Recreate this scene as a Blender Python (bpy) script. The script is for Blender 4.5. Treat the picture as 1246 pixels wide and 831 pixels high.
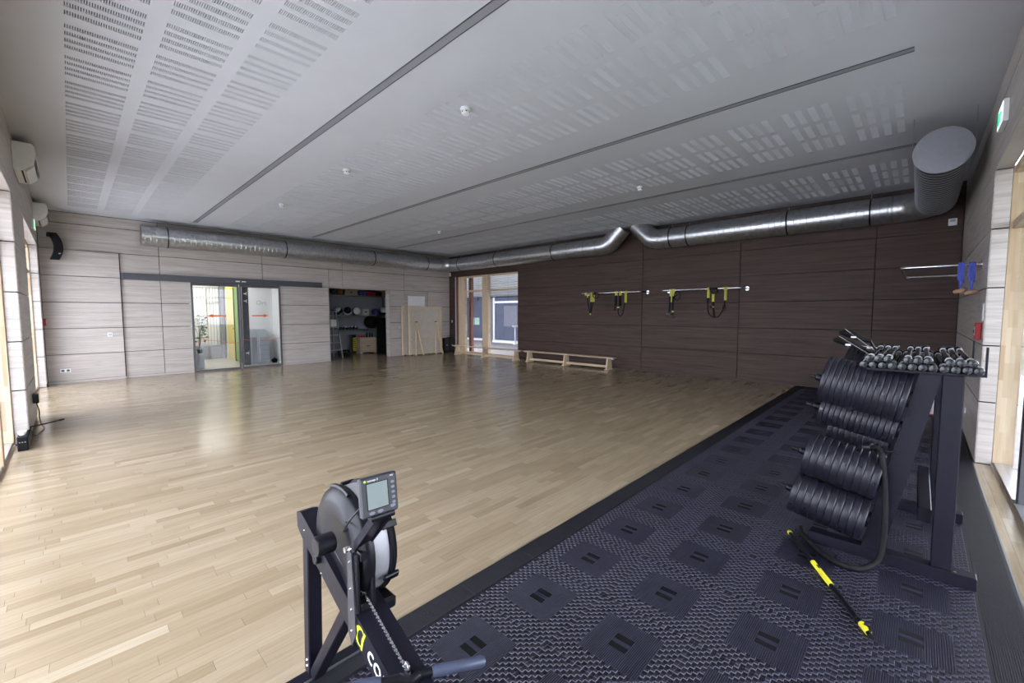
import bpy, bmesh, math, random
from mathutils import Vector, Matrix
random.seed(7)
for o in list(bpy.data.objects): bpy.data.objects.remove(o, do_unlink=True)
scene = bpy.context.scene
COL = scene.collection
PI = math.pi
# ------------------------------------------------------------------ camera
L, W, H = 13.72, 10.69, 3.67          # room: x 0..L, y -W..0, z 0..H
CAM = Vector((13.26, -10.30, 1.50))
FPX = 515.7
def cam_axes():
    yaw, pit, rol = math.radians(43.84), math.radians(-3.80), math.radians(-0.04)
    f = Vector((-math.sin(yaw)*math.cos(pit), math.cos(yaw)*math.cos(pit), math.sin(pit)))
    r = Vector((math.cos(yaw), math.sin(yaw), 0)); u = r.cross(f)
    return r*math.cos(rol)+u*math.sin(rol), u*math.cos(rol)-r*math.sin(rol), f
CR, CU, CF = cam_axes()
cd = bpy.data.cameras.new('camera'); cam = bpy.data.objects.new('camera', cd); COL.objects.link(cam)
cd.sensor_width = 36; cd.lens = FPX/1246*36; cd.clip_start = 0.02; cd.clip_end = 200
m = Matrix.Identity(4)
for i in range(3):
    m[i][0] = CR[i]; m[i][1] = CU[i]; m[i][2] = -CF[i]; m[i][3] = CAM[i]
cam.matrix_world = m
scene.camera = cam
# ------------------------------------------------------------------ light
world = bpy.data.worlds.new('overcast_sky'); scene.world = world; world.use_nodes = True
bg = world.node_tree.nodes['Background']
bg.inputs[0].default_value = (0.83, 0.87, 1.0, 1); bg.inputs[1].default_value = 10.5
def portal(name, loc, rot, sx, sy):
    l = bpy.data.lights.new(name, 'AREA'); l.shape = 'RECTANGLE'; l.size = sx; l.size_y = sy
    l.cycles.is_portal = True
    o = bpy.data.objects.new(name, l); COL.objects.link(o); o.location = loc; o.rotation_euler = rot
#portal('daylight_portal', (2.27, -W-.34, 1.43), (PI/2, 0, 0), 3.6, 2.86)
#portal('daylight_portal', (9.4, -W-.34, 1.43), (PI/2, 0, 0), 7.1, 2.86)
#portal('daylight_portal', (L+.34, -6.9, 1.43), (PI/2, 0, PI/2), 5.5, 2.86)
#portal('daylight_portal', (2.05, .34, 1.43), (-PI/2, 0, 0), 3.1, 2.9)
vs = scene.view_settings
vs.view_transform = 'Standard'; vs.look = 'None'; vs.gamma = 1.0; vs.use_curve_mapping = False
vs.exposure = 0.0
# ------------------------------------------------------------------ materials
MATS = {}
def nt(name):
    mt = bpy.data.materials.new(name); mt.use_nodes = True
    t = mt.node_tree; p = t.nodes['Principled BSDF']; MATS[name] = mt
    return mt, t, p
def setp(p, c=None, r=None, me=None, sp=None):
    if c is not None: p.inputs['Base Color'].default_value = (*c, 1)
    if r is not None: p.inputs['Roughness'].default_value = r
    if me is not None: p.inputs['Metallic'].default_value = me
    if sp is not None: p.inputs['Specular IOR Level'].default_value = sp
def mapping(t, scale, coord='pos'):
    if coord == 'pos':
        g = t.nodes.new('ShaderNodeNewGeometry'); out = g.outputs['Position']
    else:
        g = t.nodes.new('ShaderNodeTexCoord'); out = g.outputs['Object']
    mp = t.nodes.new('ShaderNodeMapping'); mp.inputs['Scale'].default_value = scale
    t.links.new(out, mp.inputs['Vector']); return mp.outputs['Vector']
def noise(t, vec, sc, det=3, rough=.5):
    n = t.nodes.new('ShaderNodeTexNoise'); n.inputs['Scale'].default_value = sc
    n.inputs['Detail'].default_value = det; n.inputs['Roughness'].default_value = rough
    t.links.new(vec, n.inputs['Vector']); return n.outputs['Fac']
def ramp(t, fac, stops):
    r = t.nodes.new('ShaderNodeValToRGB'); e = r.color_ramp.elements
    e.remove(e[1]); e[0].position = stops[0][0]; e[0].color = (*stops[0][1], 1)
    for p, c in stops[1:]:
        el = e.new(p); el.color = (*c, 1)
    t.links.new(fac, r.inputs['Fac']); return r.outputs['Color']
def mixc(t, a, b, fac, mode='MIX'):
    n = t.nodes.new('ShaderNodeMix'); n.data_type = 'RGBA'; n.blend_type = mode
    if isinstance(fac, (int, float)): n.inputs[0].default_value = fac
    else: t.links.new(fac, n.inputs[0])
    for i, v in ((6, a), (7, b)):
        if isinstance(v, tuple): n.inputs[i].default_value = (*v, 1)
        else: t.links.new(v, n.inputs[i])
    return n.outputs[2]
def bump(t, p, fac, strength=.1, dist=.002):
    b = t.nodes.new('ShaderNodeBump'); b.inputs['Strength'].default_value = strength
    b.inputs['Distance'].default_value = dist
    t.links.new(fac, b.inputs['Height']); t.links.new(b.outputs['Normal'], p.inputs['Normal'])
def simple(name, c, r=.5, me=0, sp=.5, var=.12, sc=30, bm=0):
    """plain colour with a faint procedural unevenness"""
    mt, t, p = nt(name); setp(p, c, r, me, sp)
    v = mapping(t, (1, 1, 1)); f = noise(t, v, sc, 3)
    lo = tuple(x*(1-var) for x in c); hi = tuple(min(1, x*(1+var)) for x in c)
    t.links.new(ramp(t, f, [(.3, lo), (.7, hi)]), p.inputs['Base Color'])
    if bm: bump(t, p, noise(t, v, sc*6, 2), bm, .001)
    return mt
def grain(name, lo, mid, hi, r, along='h', sp=.4):
    """board grain: 'h' horizontal on any wall, 'x','y','z' along that axis"""
    mt, t, p = nt(name); setp(p, None, r, 0, sp)
    g = t.nodes.new('ShaderNodeNewGeometry'); s = t.nodes.new('ShaderNodeSeparateXYZ')
    t.links.new(g.outputs['Position'], s.inputs[0])
    oi = t.nodes.new('ShaderNodeObjectInfo')
    def mul(a, k):
        n = t.nodes.new('ShaderNodeMath'); n.operation = 'MULTIPLY'; t.links.new(a, n.inputs[0]); n.inputs[1].default_value = k; return n.outputs[0]
    def add(a, b):
        n = t.nodes.new('ShaderNodeMath'); n.operation = 'ADD'; t.links.new(a, n.inputs[0]); t.links.new(b, n.inputs[1]); return n.outputs[0]
    X, Y, Z = s.outputs
    if along == 'h': u, v, w = add(X, Y), Z, None
    elif along == 'x': u, v, w = X, Z, Y
    elif along == 'y': u, v, w = Y, X, Z
    else: u, v, w = Z, X, Y
    c = t.nodes.new('ShaderNodeCombineXYZ')
    t.links.new(mul(u, .9), c.inputs[0]); t.links.new(mul(v, 22), c.inputs[1])
    if w is not None: t.links.new(add(mul(w, 22), mul(oi.outputs['Random'], 40)), c.inputs[2])
    else: t.links.new(mul(oi.outputs['Random'], 40), c.inputs[2])
    n1 = noise(t, c.outputs[0], 1.0, 5, .62)
    c2 = t.nodes.new('ShaderNodeCombineXYZ')
    t.links.new(mul(u, 3.2), c2.inputs[0]); t.links.new(mul(v, 60), c2.inputs[1]); t.links.new(mul(oi.outputs['Random'], 90), c2.inputs[2])
    n2 = noise(t, c2.outputs[0], 1.0, 4, .6)
    col = ramp(t, n1, [(.3, lo), (.5, mid), (.72, hi)])
    col2 = ramp(t, n2, [(.28, (.62, .6, .6)), (.48, (1, 1, 1)), (1, (1, 1, 1))])
    t.links.new(mixc(t, col, col2, .55, 'MULTIPLY'), p.inputs['Base Color'])
    bump(t, p, n2, .12, .001)
    return mt
grain('pale_laminate', (.38, .335, .305), (.475, .425, .39), (.555, .50, .465), .42)
grain('dark_laminate', (.049, .031, .0255), (.070, .045, .037), (.089, .059, .050), .5, sp=.16)
grain('pine', (.55, .40, .25), (.66, .51, .35), (.74, .60, .44), .5, 'z')
grain('pine_long', (.50, .37, .23), (.62, .48, .33), (.70, .57, .42), .45, 'x')
grain('plywood', (.36, .27, .18), (.45, .35, .24), (.52, .42, .30), .55, 'h')
# floor stave: every stave has its own tone
mt, t, p = nt('oak_stave'); setp(p, None, .30, 0, .42)
at = t.nodes.new('ShaderNodeAttribute'); at.attribute_name = 'tone'
v = mapping(t, (55, 3.0, 1)); n1 = noise(t, v, 1, 4, .6)
base = ramp(t, at.outputs['Fac'], [(0, (.235, .172, .103)), (.25, (.285, .218, .138)), (.6, (.332, .262, .173)), (.85, (.375, .303, .207)), (1, (.415, .345, .245))])
col = mixc(t, base, ramp(t, n1, [(.3, (.74, .70, .66)), (.6, (1, 1, 1))]), .6, 'MULTIPLY')
t.links.new(col, p.inputs['Base Color'])
n3 = noise(t, mapping(t, (1, 1, 1)), 2.2, 3)
rr = t.nodes.new('ShaderNodeMapRange'); t.links.new(n3, rr.inputs[0]); rr.inputs[3].default_value = .14; rr.inputs[4].default_value = .23
t.links.new(rr.outputs[0], p.inputs['Roughness'])
bump(t, p, n1, .06, .0006)
# finger-jointed pine of the big window posts
mt, t, p = nt('finger_pine'); setp(p, None, .5, 0, .4)
v = mapping(t, (1, 1, 1))
sx = t.nodes.new('ShaderNodeSeparateXYZ'); t.links.new(v, sx.inputs[0])
ad = t.nodes.new('ShaderNodeMath'); t.links.new(sx.outputs[0], ad.inputs[0]); t.links.new(sx.outputs[1], ad.inputs[1])
cb = t.nodes.new('ShaderNodeCombineXYZ'); t.links.new(sx.outputs[2], cb.inputs[0]); t.links.new(ad.outputs[0], cb.inputs[1])
bk = t.nodes.new('ShaderNodeTexBrick'); t.links.new(cb.outputs[0], bk.inputs['Vector'])
bk.inputs['Scale'].default_value = 1; bk.inputs['Mortar Size'].default_value = 0; bk.inputs['Brick Width'].default_value = .34; bk.inputs['Row Height'].default_value = .033
bk.inputs['Color1'].default_value = (.42, .30, .185, 1); bk.inputs['Color2'].default_value = (.58, .47, .335, 1)
v2 = mapping(t, (30, 30, 2)); nn = noise(t, v2, 1, 4)
t.links.new(mixc(t, bk.outputs['Color'], ramp(t, nn, [(.3, (.8, .76, .7)), (.6, (1, 1, 1))]), .5, 'MULTIPLY'), p.inputs['Base Color'])
# galvanised sheet
mt, t, p = nt('galvanised'); setp(p, (.55, .56, .58), .3, .95)
v = mapping(t, (1, 1, 1)); f = noise(t, v, 14, 4)
t.links.new(ramp(t, f, [(.3, (.45, .46, .48)), (.7, (.62, .63, .65))]), p.inputs['Base Color'])
rr = t.nodes.new('ShaderNodeMapRange'); t.links.new(f, rr.inputs[0]); rr.inputs[3].default_value = .24; rr.inputs[4].default_value = .4
t.links.new(rr.outputs[0], p.inputs['Roughness'])
simple('ceiling_white', (.52, .525, .55), .75, var=.02, sc=3)
simple('slot_dark', (.07, .07, .075), .9)
simple('lamp_lens', (.26, .26, .275), .45, var=.03)
simple('wall_core', (.012, .011, .011), .9)
simple('rubber', (.0065, .006, .011), .5, sp=.4, var=.25, sc=18, bm=.15)  # mat base kept darker: shade between the raised parts is in this colour
simple('rubber_knob_sheen', (.021, .0195, .037), .42, sp=.5, var=.25, sc=18)  # same rubber, lighter: sky sheen on raised knobs and ribs put into the colour
simple('black_coat', (.0065, .0058, .012), .42, sp=.22, var=.15, bm=.08)
simple('black_plastic', (.006, .006, .009), .34, sp=.28, var=.2)
simple('black_matte', (.0055, .0055, .0065), .7, sp=.2, var=.2)
simple('plate_rubber', (.0085, .0075, .014), .38, sp=.4, var=.3, sc=40, bm=.1)
simple('black_vinyl', (.010, .010, .014), .24, sp=.5, var=.15)
simple('chrome', (.75, .75, .77), .18, 1, var=.04)
simple('dull_steel', (.42, .42, .44), .38, 1, var=.08)
simple('grey_metal', (.075, .075, .088), .42, .2, var=.06)
simple('alu', (.60, .61, .63), .35, .9, var=.05)
simple('silver_band', (.34, .335, .36), .45, .3, var=.06)
simple('grip_blue_black', (.05, .06, .10), .42, var=.1)
simple('white_plastic', (.78, .78, .77), .4, var=.03)
simple('white_paint', (.80, .80, .80), .55, var=.02, sc=3)
simple('grey_paint', (.23, .23, .25), .6, var=.05)
simple('dark_grey_paint', (.10, .10, .11), .6, var=.08)
simple('blue_strap', (.075, .095, .45), .65, var=.2)
simple('violet_vinyl', (.07, .05, .26), .5, var=.2)
simple('red_plastic', (.42, .015, .02), .4, var=.1)
simple('orange_print', (.72, .13, .03), .5, var=.05)
simple('orange_ball', (.62, .27, .03), .5, var=.1)
simple('yellow_strap', (.50, .48, .05), .6, var=.1)
simple('yellow_plastic', (.78, .70, .04), .42, var=.06)
simple('lime_print', (.50, .62, .03), .5, var=.04)
simple('white_print', (.75, .77, .80), .5, var=.02)
simple('frost_print', (.40, .41, .43), .6, var=.02)
simple('ring_wood', (.42, .25, .15), .5, var=.15)
simple('screen_lcd', (.20, .24, .235), .25, var=.03)
simple('button_grey', (.16, .16, .20), .45, var=.05)
simple('leaf_green', (.03, .07, .025), .55, var=.4, sc=12)
simple('yellow_door', (.62, .50, .12), .5, var=.05)
simple('green_panel', (.30, .50, .16), .35, var=.08)
simple('pale_green', (.40, .58, .48), .5, var=.05)
simple('bin_grey', (.30, .32, .35), .4, var=.06)
simple('brown_post', (.20, .085, .06), .55, var=.15)
simple('facade_grey', (.13, .145, .19), .5, var=.08, sc=4)
simple('facade_glass', (.10, .12, .17), .1, sp=.8, var=.1, sc=2)
simple('gravel', (.30, .28, .27), .9, var=.5, sc=60, bm=.6)
simple('added_lawn', (.055, .085, .03), .9, var=.4, sc=8)
simple('poster_grey', (.17, .17, .21), .5, var=.06)
simple('paving', (.72, .72, .73), .8, var=.1, sc=6)
simple('pale_board', (.52, .47, .40), .65, var=.06, sc=8)
simple('stone_tile', (.40, .37, .31), .35, var=.1, sc=5)
simple('sign_green', (.0, .22, .10), .5, var=.05)
simple('disc_white', (.70, .64, .62), .45, var=.05)
simple('cap_grey', (.22, .22, .245), .5, var=.04)
simple('outlet_metal', (.42, .43, .45), .34, .9, var=.08)
simple('monitor_case', (.030, .030, .038), .4, var=.1)
def emit(name, c, s):
    mt, t, p = nt(name); setp(p, c, .5); p.inputs['Emission Color'].default_value = (*c, 1); p.inputs['Emission Strength'].default_value = s
emit('sign_glow', (.75, 1, .85), 1.6); emit('sign_glow_green', (.0, .55, .22), 1.2); emit('corridor_fill_glow', (1, .985, .965), 15.0)
mt, t, p = nt('glass')
t.nodes.remove(p); out = t.nodes['Material Output']
tr = t.nodes.new('ShaderNodeBsdfTransparent'); tr.inputs[0].default_value = (.965, .975, .975, 1)
gl = t.nodes.new('ShaderNodeBsdfGlossy'); gl.inputs['Roughness'].default_value = .02
lw = t.nodes.new('ShaderNodeLayerWeight'); lw.inputs['Blend'].default_value = .5
pw = t.nodes.new('ShaderNodeMath'); pw.operation = 'POWER'; t.links.new(lw.outputs['Facing'], pw.inputs[0]); pw.inputs[1].default_value = 5
fr = t.nodes.new('ShaderNodeMapRange'); t.links.new(pw.outputs[0], fr.inputs[0]); fr.inputs[3].default_value = .025; fr.inputs[4].default_value = .9
mx = t.nodes.new('ShaderNodeMixShader'); t.links.new(fr.outputs[0], mx.inputs[0]); t.links.new(tr.outputs[0], mx.inputs[1]); t.links.new(gl.outputs[0], mx.inputs[2])
t.links.new(mx.outputs[0], out.inputs[0])
# ------------------------------------------------------------------ mesh helpers
def wloc(o):
    v = Vector((0, 0, 0))
    while o: v = v+o.location; o = o.parent
    return v
class MB:
    def __init__(s): s.V = []; s.F = []; s.S = []
    def add(s, V, F, smooth=False, M=None):
        k = len(s.V)
        s.V += [tuple(M @ Vector(v)) for v in V] if M else [tuple(v) for v in V]
        s.F += [tuple(i+k for i in f) for f in F]; s.S += [smooth]*len(F); return s
    def box(s, x0, x1, y0, y1, z0, z1, b=0, M=None):
        lo = (min(x0, x1), min(y0, y1), min(z0, z1)); hi = (max(x0, x1), max(y0, y1), max(z0, z1))
        b = min(b, .45*min(hi[i]-lo[i] for i in range(3)))
        if b <= 0:
            V = [(x, y, z) for x in (lo[0], hi[0]) for y in (lo[1], hi[1]) for z in (lo[2], hi[2])]
            return s.add(V, [(0, 1, 3, 2), (4, 6, 7, 5), (0, 4, 5, 1), (2, 3, 7, 6), (0, 2, 6, 4), (1, 5, 7, 3)], False, M)
        V = []; idx = {}
        for c in [(i, j, k) for i in (0, 1) for j in (0, 1) for k in (0, 1)]:
            for ax in range(3):
                p = [(lo, hi)[c[a]][a] + (0 if a == ax else (b if c[a] == 0 else -b)) for a in range(3)]
                idx[c, ax] = len(V); V.append(p)
        F = []
        for ax in range(3):
            a1, a2 = [a for a in range(3) if a != ax]
            for sd in (0, 1):
                def cc(i, j):
                    c = [0, 0, 0]; c[ax] = sd; c[a1] = i; c[a2] = j; return tuple(c)
                F.append([idx[cc(0, 0), ax], idx[cc(1, 0), ax], idx[cc(1, 1), ax], idx[cc(0, 1), ax]])
            for i in (0, 1):
                for j in (0, 1):
                    c0 = [0, 0, 0]; c0[a1] = i; c0[a2] = j; c1 = list(c0); c1[ax] = 1
                    c0, c1 = tuple(c0), tuple(c1)
                    F.append([idx[c0, a1], idx[c1, a1], idx[c1, a2], idx[c0, a2]])
        for c in [(i, j, k) for i in (0, 1) for j in (0, 1) for k in (0, 1)]: F.append([idx[c, 0], idx[c, 1], idx[c, 2]])
        cen = Vector([(lo[i]+hi[i])/2 for i in range(3)])
        for f in F:
            P = [Vector(V[i]) for i in f]; n = (P[1]-P[0]).cross(P[2]-P[0])
            if n.dot(sum(P, Vector())/len(P)-cen) < 0: f.reverse()
        return s.add(V, F, False, M)
    def bar(s, a, b, w, h, bev=0, up=(0, 0, 1)):
        """rectangular bar from a to b, w across, h along 'up'"""
        a, b = Vector(a), Vector(b); d = (b-a); l = d.length; d.normalize()
        x = Vector(up).cross(d)
        if x.length < 1e-4: x = Vector((1, 0, 0)).cross(d)
        x.normalize(); y = d.cross(x)
        M = Matrix(((x[0], y[0], d[0], a[0]), (x[1], y[1], d[1], a[1]), (x[2], y[2], d[2], a[2]), (0, 0, 0, 1)))
        return s.box(-w/2, w/2, -h/2, h/2, 0, l, bev, M)
    def tube(s, pts, r, n=10, closed=False, sx=1.0):
        P = [Vector(p) for p in pts]; N = len(P); R = r if isinstance(r, (list, tuple)) else [r]*N
        T = []
        for i in range(N):
            if closed: d = P[(i+1) % N]-P[i-1]
            else: d = P[min(i+1, N-1)]-P[max(i-1, 0)]
            T.append(d.normalized())
        a = Vector((0, 0, 1)) if abs(T[0].z) < .9 else Vector((1, 0, 0))
        x = a.cross(T[0]).normalized(); V = []
        for i in range(N):
            x = (x-T[i]*x.dot(T[i])).normalized(); y = T[i].cross(x)
            for k in range(n):
                q = 2*PI*k/n; V.append(P[i]+x*(R[i]*sx*math.cos(q))+y*(R[i]*math.sin(q)))
        F = []
        for i in range(N if closed else N-1):
            j = (i+1) % N
            for k in range(n): F.append((i*n+k, i*n+(k+1) % n, j*n+(k+1) % n, j*n+k))
        s.add(V, F, True)
        if not closed:
            k0 = len(s.V); s.add(V[:n], [tuple(range(n))[::-1]]); s.add(V[-n:], [tuple(range(n))])
        return s
    def lathe(s, prof, M=None, n=24, smooth=True, caps=True):
        """profile (r, h) turned about local z"""
        V = []; F = []; N = len(prof)
        for r, h in prof:
            for k in range(n): V.append((r*math.cos(2*PI*k/n), r*math.sin(2*PI*k/n), h))
        for i in range(N-1):
            for k in range(n): F.append((i*n+k, i*n+(k+1) % n, (i+1)*n+(k+1) % n, (i+1)*n+k))
        if caps and prof[0][0] > 1e-6: F.append(tuple(range(n))[::-1])
        if caps and prof[-1][0] > 1e-6: F.append(tuple(range((N-1)*n, N*n)))
        return s.add(V, F, smooth, M)
    def prism(s, poly, h0, h1, M=None):
        n = len(poly); V = [(x, y, h0) for x, y in poly]+[(x, y, h1) for x, y in poly]
        F = [tuple(range(n))[::-1], tuple(range(n, 2*n))]+[(i, (i+1) % n, n+(i+1) % n, n+i) for i in range(n)]
        return s.add(V, F, False, M)
    def sphere(s, c, r, n=16, sz=1.0):
        m_ = 10; pr = [(max(1e-7, r*math.sin(PI*i/m_)), -r*sz*math.cos(PI*i/m_)) for i in range(m_+1)]
        return s.lathe(pr, Matrix.Translation(c), n)
    def mesh(s, name, mat, off=Vector()):
        me = bpy.data.meshes.new(name)
        me.from_pydata([(v[0]-off[0], v[1]-off[1], v[2]-off[2]) for v in s.V], [], s.F)
        me.polygons.foreach_set('use_smooth', s.S)
        me.materials.append(MATS[mat]); 
        if any(s.S):
            try: me.set_sharp_from_angle(angle=math.radians(38))
            except Exception: pass
        return me
    def build(s, name, mat, parent=None, label=None, loc=None):
        off = wloc(parent) if parent else Vector(loc) if loc else Vector()
        o = bpy.data.objects.new(name, s.mesh(name, mat, off)); COL.objects.link(o)
        if parent: o.parent = parent
        elif loc: o.location = loc
        if label: o['label'] = label
        return o
def RX(axis):
    """matrix turning local z to the axis"""
    return {'x': Matrix(((0, 0, 1, 0), (1, 0, 0, 0), (0, 1, 0, 0), (0, 0, 0, 1))),
            'y': Matrix(((0, 1, 0, 0), (0, 0, 1, 0), (1, 0, 0, 0), (0, 0, 0, 1))),
            'z': Matrix.Identity(4)}[axis]
def TR(x, y, z): return Matrix.Translation((x, y, z))
def tag(o, label, cat, group=None):
    o['label'] = label; o['category'] = cat
    if group: o['group'] = group
    return o
def thing(name, label, cat, loc=(0, 0, 0), group=None):
    o = bpy.data.objects.new(name, None); COL.objects.link(o); o.location = loc; o.empty_display_size = .1
    return tag(o, label, cat, group)
def struct(o, label=None, cat=None):
    o['kind'] = 'structure'
    if label: o['label'] = label
    if cat: o['category'] = cat
    return o
def copy_tree(o, parent=None):
    c = o.copy(); COL.objects.link(c); c.parent = parent
    for ch in list(o.children):
        copy_tree(ch, c)
    return c
def text_part(txt, size, M, name, mat, parent, depth=.0004, spacing=1.0):
    cu = bpy.data.curves.new(name, 'FONT'); cu.body = txt; cu.size = size; cu.extrude = depth; cu.space_character = spacing
    cu.resolution_u = 3
    to = bpy.data.objects.new('tmp_text', cu); COL.objects.link(to)
    dg = bpy.context.evaluated_depsgraph_get(); me = bpy.data.meshes.new_from_object(to.evaluated_get(dg))
    bpy.data.objects.remove(to); bpy.data.curves.remove(cu)
    me.name = name; off = wloc(parent); me.transform(Matrix.Translation(-off) @ M); me.materials.clear(); me.materials.append(MATS[mat])
    o = bpy.data.objects.new(name, me); COL.objects.link(o); o.parent = parent; return o
ORD = ['first', 'second', 'third', 'fourth', 'fifth', 'sixth', 'seventh', 'eighth', 'ninth', 'tenth', 'eleventh', 'twelfth', 'thirteenth', 'fourteenth', 'fifteenth', 'sixteenth']
# ================================================================== FLOOR
fl = struct(MB().box(0, 13.98, -W-.26, 0, -.10, -.022).build('floor', 'plywood'), 'oak strip parquet floor running through the whole hall')
def proj(P):
    d = Vector(P)-CAM; z = d.dot(CF)
    return (623+FPX*d.dot(CR)/z, 415.5-FPX*d.dot(CU)/z, z)
def shown(x0, x1, y0, y1):
    if x0 > 11.45: return 0
    q = [proj((x, y, 0)) for x, y in ((x0, y0), (x1, y0), (x1, y1), (x0, y1))]
    if min(a[2] for a in q) < .3: return 0
    if not any(0 < a[0] < 1246 and 0 < a[1] < 831 for a in q): return 0
    return abs(sum(q[i][0]*q[(i+1) % 4][1]-q[(i+1) % 4][0]*q[i][1] for i in range(4)))/2
staves = []
PW = .0695
rng = random.Random(3)
i = 0; x = 0.0
while x < 13.83:
    x1 = min(x+PW, 13.838)
    ya = -W-.10; yb = 0.0
    if x > 13.66: yb = -4.075
    y = ya-rng.uniform(0, .4)
    while y < yb-.001:
        ln = rng.choice((.32, .40, .45, .45, .5, .55, .62)); y2 = y+ln
        a, b = max(y, ya), min(y2, yb)
        if yb-b < .08: b = yb; y2 = yb
        if b-a > .02: staves.append((x, x1, a, b, min(1, max(.18, rng.gauss(.55, .17)))))
        y = y2
    x = x1
x = -2.6
while x < -.001:                                   # storeroom
    y = -4.9-rng.uniform(0, .4)
    while y < -1.42:
        y2 = y+rng.choice((.4, .45, .55)); a, b = max(y, -4.9), min(y2, -1.42)
        if b-a > .03: staves.append((x, x+.065, a, b, min(1, max(.18, rng.gauss(.55, .17)))))
        y = y2
    x += .065
rank = sorted(range(len(staves)), key=lambda k: -shown(*staves[k][:4]))
near = set(rank[:300])
def stave_mesh(lst, name):
    V = []; F = []; T = []
    g = .0004
    for (x0, x1, y0, y1, tn) in lst:
        k = len(V); a, b, c, d = x0+g, x1-g, y0+g, y1-g
        V += [(a, c, -.022), (b, c, -.022), (b, d, -.022), (a, d, -.022), (a, c, 0), (b, c, 0), (b, d, 0), (a, d, 0)]
        F += [(k+4, k+5, k+6, k+7), (k, k+1, k+5, k+4), (k+1, k+2, k+6, k+5), (k+2, k+3, k+7, k+6), (k+3, k, k+4, k+7)]
        T += [tn]*8
    me = bpy.data.meshes.new(name); me.from_pydata(V, [], F)
    at_ = me.attributes.new('tone', 'FLOAT', 'POINT'); at_.data.foreach_set('value', T)
    me.materials.append(MATS['oak_stave']); return me
for k in rank[:300]:
    o = bpy.data.objects.new('plank', stave_mesh([staves[k]], 'plank')); COL.objects.link(o); o.parent = fl
o = bpy.data.objects.new('planks', stave_mesh([s for k, s in enumerate(staves) if k not in near], 'planks')); COL.objects.link(o); o.parent = fl; o['kind'] = 'stuff'
# ================================================================== CEILING
def make_ceiling():
    SP, SW, SL, DP = .01373, .0062, .066, .012
    ycols = [(-10.224+2.73*b+.537*c) for b in range(4) for c in range(3)]
    rows = []
    for k in range(-13, 9):
        for r in range(4):
            xe = 8.541+.562*k-.118*r; rows.append((xe-SL, xe))
    rows.sort(); rows = [r for r in rows if r[0] > .5 and r[1] < 13.3]
    V = []; F = []; CV = []; CF_ = []
    def q(x0, x1, y0, y1, z=H):
        k = len(V); V.extend([(x0, y0, z), (x0, y1, z), (x1, y1, z), (x1, y0, z)]); F.append((k, k+1, k+2, k+3))
    yy = -W-.02
    for y0 in ycols:
        q(0, L+.02, yy, y0); w = 30*SP+SW; yy = y0+w
        xx = 0
        for (a, b) in rows:
            q(xx, a, y0, y0+w); xx = b
            for j in range(31):
                s0 = y0+j*SP; s1 = s0+SW
                if j < 30: q(a, b, s1, s0+SP)
                k = len(V); z1 = H+DP
                V.extend([(a, s0, H), (a, s1, H), (b, s1, H), (b, s0, H), (a, s0, z1), (a, s1, z1), (b, s1, z1), (b, s0, z1)])
                F.extend([(k, k+4, k+5, k+1), (k+1, k+5, k+6, k+2), (k+2, k+6, k+7, k+3), (k+3, k+7, k+4, k)])
                c = len(CV); CV.extend([(a, s0, z1), (a, s1, z1), (b, s1, z1), (b, s0, z1)]); CF_.append((c, c+1, c+2, c+3))
        q(xx, L+.02, y0, y0+w)
    q(0, L+.02, yy, .0)
    me = bpy.data.meshes.new('ceiling'); me.from_pydata(V, [], F); me.materials.append(MATS['ceiling_white'])
    o = bpy.data.objects.new('ceiling', me); COL.objects.link(o); struct(o, 'white plaster ceiling with blocks of acoustic slots')
    me = bpy.data.meshes.new('slot_backing'); me.from_pydata(CV, [], CF_); me.materials.append(MATS['slot_dark'])
    c = bpy.data.objects.new('slot_backing', me); COL.objects.link(c); c.parent = o; c['kind'] = 'stuff'
    MB().box(-.3, L+.4, -W-.4, .35, H+.04, H+.22).build('roof_slab', 'wall_core', o)
make_ceiling()
# recessed linear lamps (switched off)
for y0, x1, wd, lb in ((-8.125, 13.13, .075, 'widest-looking grey linear lamp recessed in the ceiling, nearest the perforated strips at left'),
                       (-5.385, 13.13, .075, 'middle grey linear lamp recessed in the ceiling, ending short of the right wall'),
                       (-2.655, 13.13, .075, 'thin grey linear lamp recessed in the ceiling beside the duct elbow')):
    t_ = thing('linear_lamp', lb, 'ceiling lamp', (6.9, y0, H), 'recessed linear lamps')
    MB().box(.65, x1, y0-wd/2, y0+wd/2, H-.004, H-.001).build('diffuser', 'lamp_lens', t_)
    for s in (-1, 1): MB().box(.65, x1, y0+s*wd/2-.003, y0+s*wd/2+.003, H-.007, H-.0005).build('edge_profile', 'grey_metal', t_)
for dx, dy, lb in ((9.69, -7.29, 'white smoke detector on the ceiling, the largest and nearest one'), (6.92, -7.3, 'white smoke detector on the ceiling between the two other ones of its row'),
                   (4.03, -7.28, 'small white smoke detector farthest along the wide lamp'), (9.7, -3.41, 'white smoke detector on the ceiling in front of the duct elbows'),
                   (4.02, -3.43, 'tiny white smoke detector on the ceiling near the far room corner')):
    t_ = thing('smoke_detector', lb, 'smoke detector', (dx, dy, H), 'ceiling smoke detectors')
    MB().lathe([(.0001, 0), (.055, 0), (.055, -.022), (.05, -.026), (.0001, -.026)][::-1], TR(dx, dy, H-.001), 20).build('base', 'white_plastic', t_)
    b_ = MB().lathe([(.0001, -.026), (.034, -.026), (.044, -.034), (.044, -.055), (.034, -.066), (.0001, -.068)][::-1], TR(dx, dy, H-.001), 20).build('sensor_head', 'white_plastic', t_)
    for a in range(6):
        an = a*PI/3; MB().box(-.008, .008, .0435, .0455, -.05, -.04, 0, TR(dx, dy, H) @ Matrix.Rotation(an, 4, 'Z')).build('vent_slot', 'black_matte', b_)
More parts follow.
